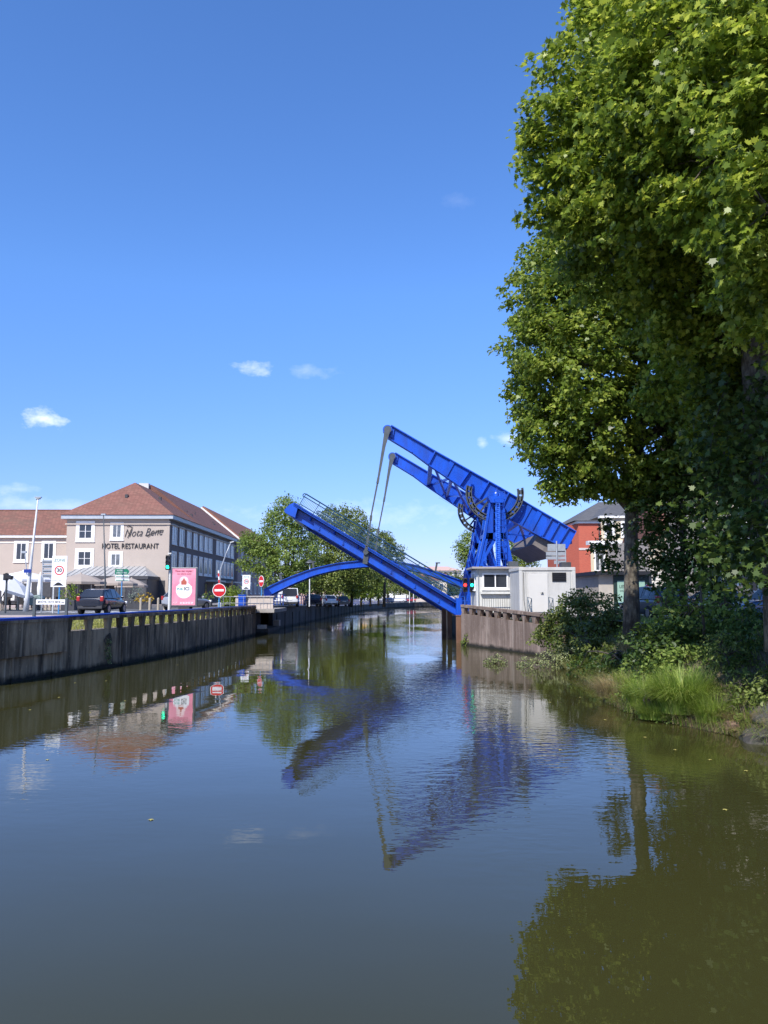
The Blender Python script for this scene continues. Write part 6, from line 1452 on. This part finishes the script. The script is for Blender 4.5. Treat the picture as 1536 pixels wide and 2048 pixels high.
shrub('olive bramble shoots arching at the left end of the dark shrub', [(1090, 1262, 40, .4), (1075, 1275, 40.5, .3), (1110, 1245, 39.6, .4), (1130, 1222, 39, .4), (1160, 1195, 38.4, .4)], LF_OLIVE, 9, .11, 22, 10, .18)
shrub('pale flowering weeds floating along the water below the dark shrub', [(1075, 1328, 36.5, (.8, .5, .36)), (1110, 1320, 36, (.9, .5, .5)), (1150, 1312, 35.5, (.9, .5, .62)), (1045, 1333, 37.0, (.5, .35, .22)), (1180, 1330, 34.5, (.7, .4, .45))], LF_PALE, 12, .07, 23, 10, .12, name='water_weeds', z0=.0)
shrub('small separate clump of pale weeds standing in the water', [(990, 1322, 38.2, (.55, .35, .30))], LF_PALE, 22, .07, 24, 9, .1, name='water_weeds', z0=.0)
shrub('green climber tuft at the foot of the brown quay wall corner', [(936, 1276, 51.5, .28), (931, 1284, 51.6, .22)], LF_MID, 16, .09, 25, 8, .1, z0=.0)
shrub('dark nettle and bramble thicket below the second plane trunk', [(1270, 1300, 29.5, .6), (1240, 1340, 28.5, .6), (1210, 1330, 30, .5), (1310, 1295, 27, .55), (1260, 1275, 30, .45)], LF_DARK, 6, .11, 26, 10, .18)
shrub('leafy bramble thicket above the sedge clump', [(1340, 1290, 24.5, .7), (1400, 1275, 24, .8), (1455, 1265, 23.5, .8), (1370, 1320, 23, .6), (1430, 1315, 22.5, .6), (1330, 1255, 26, .6), (1500, 1285, 22, .8), (1310, 1325, 24.5, .5), (1270, 1345, 25.5, .5), (1300, 1350, 23.8, .4)], LF_MID, 5, .10, 27, 10, .2)
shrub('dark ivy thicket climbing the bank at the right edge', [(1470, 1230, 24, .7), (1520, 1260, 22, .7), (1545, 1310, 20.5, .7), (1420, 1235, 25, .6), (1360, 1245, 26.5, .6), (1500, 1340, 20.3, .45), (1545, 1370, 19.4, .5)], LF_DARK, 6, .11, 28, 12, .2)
shrub('yellowing shrub with dry stems right of the sedge clump', [(1460, 1310, 20.8, .45), (1480, 1345, 20.2, .38), (1440, 1290, 21.2, .4), (1490, 1380, 19.5, .3)], LF_OLIVE, 9, .08, 29, 8, .14)
shrub('dark low bramble mat overhanging the waterline left of the dry grass', [(1195, 1345, 30.5, .5), (1225, 1355, 28.5, .45), (1160, 1335, 32.5, .5), (1250, 1365, 26.8, .38), (1240, 1325, 28.5, .6), (1275, 1320, 27, .5)], LF_DARK, 6, .11, 61, 10, .18)
shrub('dense dark undergrowth band behind the sedge clump', [(1300 + i * 31, 1292 + (i * 37) % 23, 24.2 - i * .32, .62 + .1 * (i % 3)) for i in range(9)], LF_DARK, 6, .115, 62, 12, .2)  # leaf colour darkened in place of shade on the undergrowth
shrub('mid green brambles low behind the large sedge fountain', [(1325 + i * 40, 1325 + (i * 29) % 14, 23.0 - i * .45, .42 + .08 * (i % 2)) for i in range(6)], LF_MID, 6, .10, 63, 10, .18)
shrub('tangled dark weeds at the waterline between sedge and stone slab', [(1415, 1425, 20.0, .3), (1445, 1432, 19.5, .3), (1480, 1425, 19.0, .35), (1515, 1405, 19.2, .45), (1540, 1380, 19.0, .5), (1475, 1395, 19.8, .35)], LF_OLIVE, 9, .08, 64, 9, .13, z0=.2)
shrub('small leafy weeds trailing in the water below the sedge', [(1300, 1428, 21.4, .28), (1330, 1440, 20.8, .26), (1270, 1412, 22.4, .28), (1360, 1447, 20.4, .22), (1250, 1395, 23.6, .3)], LF_MID, 11, .075, 65, 9, .12, z0=.1)
shrub('yellowish climber strip hanging on the dark left quay wall', [(217, 1283 + k * 9, 35.9, (.12, .10, .16)) for k in range(5)], LF_PALE, 30, .06, 66, 6, .05, stems=10, name='wall_plant', z0=1.0)
rng = np.random.default_rng(5)
def scatter(cx, cy, rx, ry, n, z, rot=0):
    a = rng.uniform(0, 2 * math.pi, n); r = np.sqrt(rng.uniform(0, 1, n)); x = r * np.cos(a) * rx; y = r * np.sin(a) * ry
    return np.stack([cx + x * math.cos(rot) - y * math.sin(rot), cy + x * math.sin(rot) + y * math.cos(rot), np.full(n, z)], 1)
# sedge clump: big fountain of long arching blades
def clump(name, label, px, py, Y, rx, ry, n, L, mat, z=.25, width=.008, lean=.55, cat='grass clump', droop=.55, group=None):
    c = at(px, py, Y); o = thing(name, label, cat, (c.x, c.y, z)); 
    if group: o['group'] = group
    roots = scatter(c.x, c.y, rx, ry, n, z)
    b = blades('blades', mat, roots, L, o, rng, width, lean, True, droop, 5, (c.x, c.y, 0)); return o
clump('sedge_clump', 'large fountain of bright green sedge hanging over the water', 1365, 1400, 20.6, .55, .5, 3600, 1.35, GR_GREEN, .25, .011, .62, droop=.75)
clump('sedge_clump', 'smaller green sedge tuft left of the large sedge fountain', 1290, 1385, 22.2, .45, .4, 1300, .95, GR_GREEN, .2, .010, .6, droop=.7)
clump('sedge_clump', 'green grass fringe right of the large sedge fountain', 1430, 1420, 19.7, .45, .35, 1300, .85, GR_GREEN, .15, .010, .6, droop=.7)
clump('dry_grass', 'straw coloured dry grass left of the sedge at the waterline', 1235, 1375, 24.5, .6, .5, 1400, .85, GR_DRY, .15, .006, .8)
clump('dry_grass', 'dry brown grass patch under the second plane trunk', 1285, 1290, 28, .7, .6, 1500, .75, GR_DRY, 1.1, .007, .6)
clump('sedge_clump', 'short green blades trailing in the water at the foot of the sedge', 1325, 1425, 20.9, .6, .35, 1100, .6, GR_GREEN, .05, .009, .8)
clump('dry_grass', 'short dry tangle beside the mossy stone at the right edge', 1470, 1420, 19.3, .35, .3, 900, .5, GR_DRY, .2, .005, .8)
clump('green_weed', 'bright green weed tuft between dry grass and sedge', 1255, 1350, 24.6, .3, .3, 500, .7, GR_GREEN, .3, .009, .5)
# mossy stone
def stone(name, label, c, d, mat, seed, rot=0.0):
    bm = bmesh.new(); bmesh.ops.create_icosphere(bm, subdivisions=4, radius=1)
    for v in bm.verts:
        p = v.co.copy(); k = 1 + .22 * noise.noise(p * 1.4 + Vector((seed, 0, 0))) + .06 * noise.noise(p * 5 + Vector((seed, 3, 0))); q = Vector((max(-.8, min(.8, p.x)), max(-.8, min(.8, p.y)), max(-.8, min(.8, p.z)))) * k
        v.co = Matrix.Rotation(rot, 3, 'Y') @ Vector((q.x * d[0], q.y * d[1], q.z * d[2]))
    me = bpy.data.meshes.new(name); bm.to_mesh(me); bm.free(); me.materials.append(mat); o = bpy.data.objects.new(name, me); COL.objects.link(o); o.location = c
    me.polygons.foreach_set('use_smooth', [True] * len(me.polygons)); return tag(o, label, 'stone')
MOSS = pm('mossy_stone', (.085, .078, .065), .9, 0, .25, 3, bump=.8, bscale=9, dirt=(.16, .11, .012), dirt_amt=.9, dscale=1.6)
MOSS2 = pm('dark_stone', (.075, .066, .055), .9, 0, .3, 3, bump=.8, bscale=9, dirt=(.05, .055, .02), dirt_amt=.8, dscale=2)
stone('mossy_stone', 'large mossy sloping stone slab at the right edge by the water', at(1548, 1430, 18.4), (.62, .8, .30), MOSS, 2.0, R(-38))
stone('stone', 'dark wet stone below the mossy slab at the waterline', at(1525, 1475, 18.0), (.5, .5, .22), MOSS2, 5.0, R(-10))
stone('stone', 'dark retaining stone under the second plane trunk', at(1258, 1320, 29.0), (.6, .5, .38), MOSS2, 7.0)
stone('stone', 'small reddish stone at the foot of the sedge clump', at(1470, 1452, 19.0), (.3, .25, .14), pm('red_stone', (.2, .12, .09), .9, 0, .3, 4, bump=.5), 9.0)
# grass behind the left balustrade, seen through its openings, and verges
def lawn(name, pts_fn, n, L, label=None):
    P = pts_fn(n); o = blades(name, GR_LAWN, P, L, None, rng, .012, .5, False, .4, 3); tag(o, None, None, kind='stuff'); return o
def lw_pts(n):
    w = walk(LW[1:], .02); k = rng.integers(0, len(w), n); d = rng.uniform(.45, 2.6, n)
    out = []
    for i in range(n):
        x, y, t = w[k[i]]; f = min(1, max(0, (d[i] - .35) / 1.85)); out.append((x - t.y * d[i], y + t.x * d[i], GZ - .38 * (1 - f) - .01))
    return np.array(out)
tag(MB().add([(x - dx, y, GZ - (.385 if dx < 1 else 0) + .006) for (x, y) in [(-16.9, 22)] + LW for dx in (.36, 2.6)], [(2 * i + 1, 2 * i, 2 * i + 2, 2 * i + 3) for i in range(len(LW))]).build('grass_verge', GRASSG), kind='structure')
lawn('grass', lw_pts, 30000, .13)
def rb_pts(n):
    y = rng.uniform(18, 42, n); f = rng.uniform(0, 1, n) ** .8; x0 = np.interp(y, [q[1] for q in BLINE], [q[0] for q in BLINE])
    return np.stack([x0 - .4 + f * 4.4, y, np.minimum(2.1, -.3 + 2.42 * np.clip((f * 4.4 / 2.9), 0, 1) ** .85)], 1)
o = blades('bank_grass', GR_GREEN, rb_pts(7000), .28, None, rng, .009, .6, False, .5, 3); tag(o, kind='stuff')
o = blades('bank_grass', GR_DRY, rb_pts(2500), .32, None, rng, .009, .7, False, .5, 3); tag(o, kind='stuff')
def edge_pts(n, f0, f1):
    y = rng.uniform(17.5, 40, n); f = rng.uniform(f0, f1, n); x0 = np.interp(y, [q[1] for q in BLINE], [q[0] for q in BLINE])
    return np.stack([x0 - .5 + f * 2.9, y, np.maximum(.02, -.35 + 2.42 * f ** .85)], 1)
GR_DK = leaf_mat('shade_blade', (.035, .06, .012), (.07, .11, .02), (.13, .17, .04), .3)  # darker grass, shade of the upper bank put into the blade colour
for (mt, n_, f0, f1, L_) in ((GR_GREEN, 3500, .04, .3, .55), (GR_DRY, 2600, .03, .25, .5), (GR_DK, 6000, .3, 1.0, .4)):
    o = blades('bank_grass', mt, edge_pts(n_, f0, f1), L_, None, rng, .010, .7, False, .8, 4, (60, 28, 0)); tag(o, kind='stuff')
# floating leaves on the water
FL_M = pm('floating_leaf', (.38, .33, .08), .7, 0, .3, 5)
for i, (px, py) in enumerate(((302, 1640), (1492, 1542), (1018, 1463), (212, 1362), (150, 1366), (355, 1330), (118, 1395), (60, 1420), (1120, 1500), (430, 1420), (1350, 1500), (1290, 1475), (1420, 1520), (1210, 1440), (1160, 1395), (95, 1520), (250, 1402), (180, 1425), (1450, 1620), (1100, 1405), (1060, 1380))):
    d = pix_dir(px, py); k = -CAMZ / d.z; a_ = rng.uniform(0, 6)
    vs = [(.05 * math.cos(a_ + q) * (1 if j % 2 == 0 else .5), .05 * math.sin(a_ + q) * (1 if j % 2 == 0 else .5), .004 + .008 * (j % 2)) for j, q in enumerate([R(z) for z in range(0, 360, 36)])]
    o = MB().add(vs, [tuple(range(10))]).build('floating_leaf', FL_M); o.location = (d.x * k, d.y * k, 0)
    tag(o, 'tiny yellow leaf floating on the open canal water', 'leaf', 'leaves floating on the canal')
# --- left bank trees beyond the landing
def deck_tree(label, px, Y, lst, lm, seed, tr=.28, leaf=.34, dens=1.3, per=14, crad=.5, zb=None, group='trees along the far left quay', name='quay_tree', keep=.15):
    leaf *= .8; dens *= 2.3
    b0 = base(px, Y, gzl(Y) if zb is None else zb); bl = pb(lst); mx = max(b[0][2] for b in bl)
    tk = [(b0.x, b0.y, b0.z - .1), (b0.x + .1, b0.y, b0.z + 2.5), (b0.x, b0.y, b0.z + (mx - b0.z) * .5), (b0.x, b0.y, b0.z + (mx - b0.z) * .8)]
    return tree(name, label, 'tree', b0, tk, [tr, tr * .8, tr * .5, tr * .2], bl, lm, BARK2, density=dens, per=per, crad=crad, leaf=leaf, shape=RHOMB if Y > 100 else OVAL, seed=seed, keep_in=keep, twigs=60, group=group)
deck_tree('tall uneven poplar tree left of the raised deck tip', 570, 92, [(572, 1012, 92, 1.5), (558, 1030, 92, 1.4), (585, 1030, 92, 1.6), (545, 1050, 92, 1.1), (565, 1065, 92, 2.2), (598, 1065, 93, 1.8), (540, 1090, 91, 2.0), (510, 1088, 91, 1.3), (497, 1068, 91, .7), (575, 1110, 91, 2.4), (610, 1110, 93, 2.0), (520, 1120, 90, 1.6), (490, 1125, 90, .8), (550, 1145, 90, 1.9), (600, 1150, 92, 2.0), (490, 1085, 90, .8)], LF_MID, 31, leaf=.30, dens=1.5, crad=.45)
deck_tree('broad olive green tree behind the raised deck, right of the tall poplar', 660, 112, [(675, 1040, 112, 2.3), (705, 1045, 113, 2.2), (650, 1060, 112, 2.0), (690, 1075, 112, 3.0), (725, 1065, 114, 1.8), (640, 1095, 110, 2.4), (690, 1110, 111, 3.0), (735, 1095, 114, 2.0), (630, 1140, 110, 2.2), (670, 1150, 110, 2.5), (720, 1140, 112, 2.4)], LF_OLIVE, 32, leaf=.34)
deck_tree('rounded olive tree top seen behind the deck railing near the hanger rods', 768, 135, [(770, 1075, 135, 1.2), (760, 1095, 135, 2.4), (785, 1110, 137, 2.0), (755, 1125, 135, 2.4), (735, 1150, 133, 2.4)], LF_OLIVE, 33, leaf=.38)
deck_tree('dark dense tree filling the middle of the arch', 655, 125, [(650, 1150, 125, 2.2), (680, 1150, 126, 2.2), (640, 1170, 124, 1.5), (665, 1165, 124, 1.6), (610, 1165, 122, 1.8)], LF_DARK, 34, leaf=.36)
lt = deck_tree('bright lime green tree under the crown of the arch', 703, 130, [(703, 1135, 130, 1.8), (697, 1155, 130, 1.8), (712, 1158, 130, 1.7), (705, 1172, 130, 1.6)], LF_LIME, 35, leaf=.34)
for (px, Y, s, nm) in ((722, 142, .85, 'small lime green tree just right of the brightest one'), (741, 150, .8, 'small lime green tree below the crossing of arch and deck'), (757, 165, .85, 'small lime green tree left of the gap at the bend')):
    dup(lt, base(px, Y, gzl(Y)), R(px * 7), s, nm)
for i, (px, Y, lst, lm, nm) in enumerate(((775, 200, [(770, 1155, 200, 2.6), (780, 1165, 200, 2.6), (765, 1170, 200, 2.0)], LF_OLIVE, 'olive tree at the canal bend left of the white building'),
        (800, 230, [(795, 1150, 230, 3.0), (808, 1160, 230, 3.0), (800, 1172, 230, 2.6)], LF_OLIVE, 'olive tree in front of the white building at the bend'),
        (822, 235, [(820, 1155, 235, 2.6), (828, 1168, 235, 2.6), (815, 1172, 235, 2.2)], LF_LIME, 'yellow green tree right of the white building at the bend'),
        (850, 260, [(846, 1170, 260, 3.2), (862, 1175, 260, 3.0), (838, 1180, 260, 2.4)], LF_DARK, 'dark tree above the beige road bridge'),
        (890, 280, [(880, 1168, 280, 4.0), (905, 1172, 280, 4.5), (925, 1180, 280, 4.0), (895, 1188, 280, 4), (865, 1185, 280, 3.5)], LF_DARK, 'dark tree mass below the terraced apartments'),
        (945, 120, [(945, 1090, 120, 2.2), (935, 1105, 120, 1.8), (950, 1115, 120, 2.2), (940, 1075, 120, 1.2)], LF_MID, 'tree partly hidden behind the left legs of the towers'),
        (1045, 110, [(1040, 1110, 110, 1.6), (1055, 1115, 110, 1.4), (1025, 1100, 110, 1.5), (1015, 1088, 110, 1.1), (1035, 1130, 110, 1.6)], LF_MID, 'tree seen under the counterweight behind the white cabin'))):
    deck_tree(nm, px, Y, lst, lm, 40 + i, leaf=.42 if Y > 150 else .32, dens=1.2 if Y < 150 else .8, zb=(2.1 if px > 930 else None), group='trees behind the towers' if px > 930 else 'trees along the far left quay', crad=.5 if Y < 150 else .8, per=12)
deck_tree('climbing green plant on posts beside the hotel side wall', 462, 78, [(462, 1188, 78, .6), (470, 1180, 78, .5), (455, 1195, 78, .5), (466, 1200, 78, .5)], LF_LIME, 60, tr=.06, leaf=.2, dens=4, group='', zb=GZ, name='climbing_plant')
# far wood line closing the horizon
fr_ = np.random.default_rng(9); bl = []
for i in range(150): x = -420 + i * 5.8 + fr_.normal() * 2; bl.append(((x, 330 + fr_.uniform(-20, 60), 2 + fr_.uniform(2, 5)), (6, 5, fr_.uniform(4, 8.5))))
for i in range(60): x = 440 - i * 5.5; bl.append(((x, 320 + fr_.uniform(-20, 40), 4), (6, 5, fr_.uniform(4, 8))))
P, O = blob_clusters(bl, .16, fr_, .2, .05); ci = np.repeat(np.arange(len(P)), 10)
o = leaves_mesh('far_wood', LF_OLIVE, P[ci] + fr_.normal(size=(len(ci), 3)) * 1.3, 1.2, RHOMB, None, O[ci], .6, None, fr_); tag(o, kind='stuff')
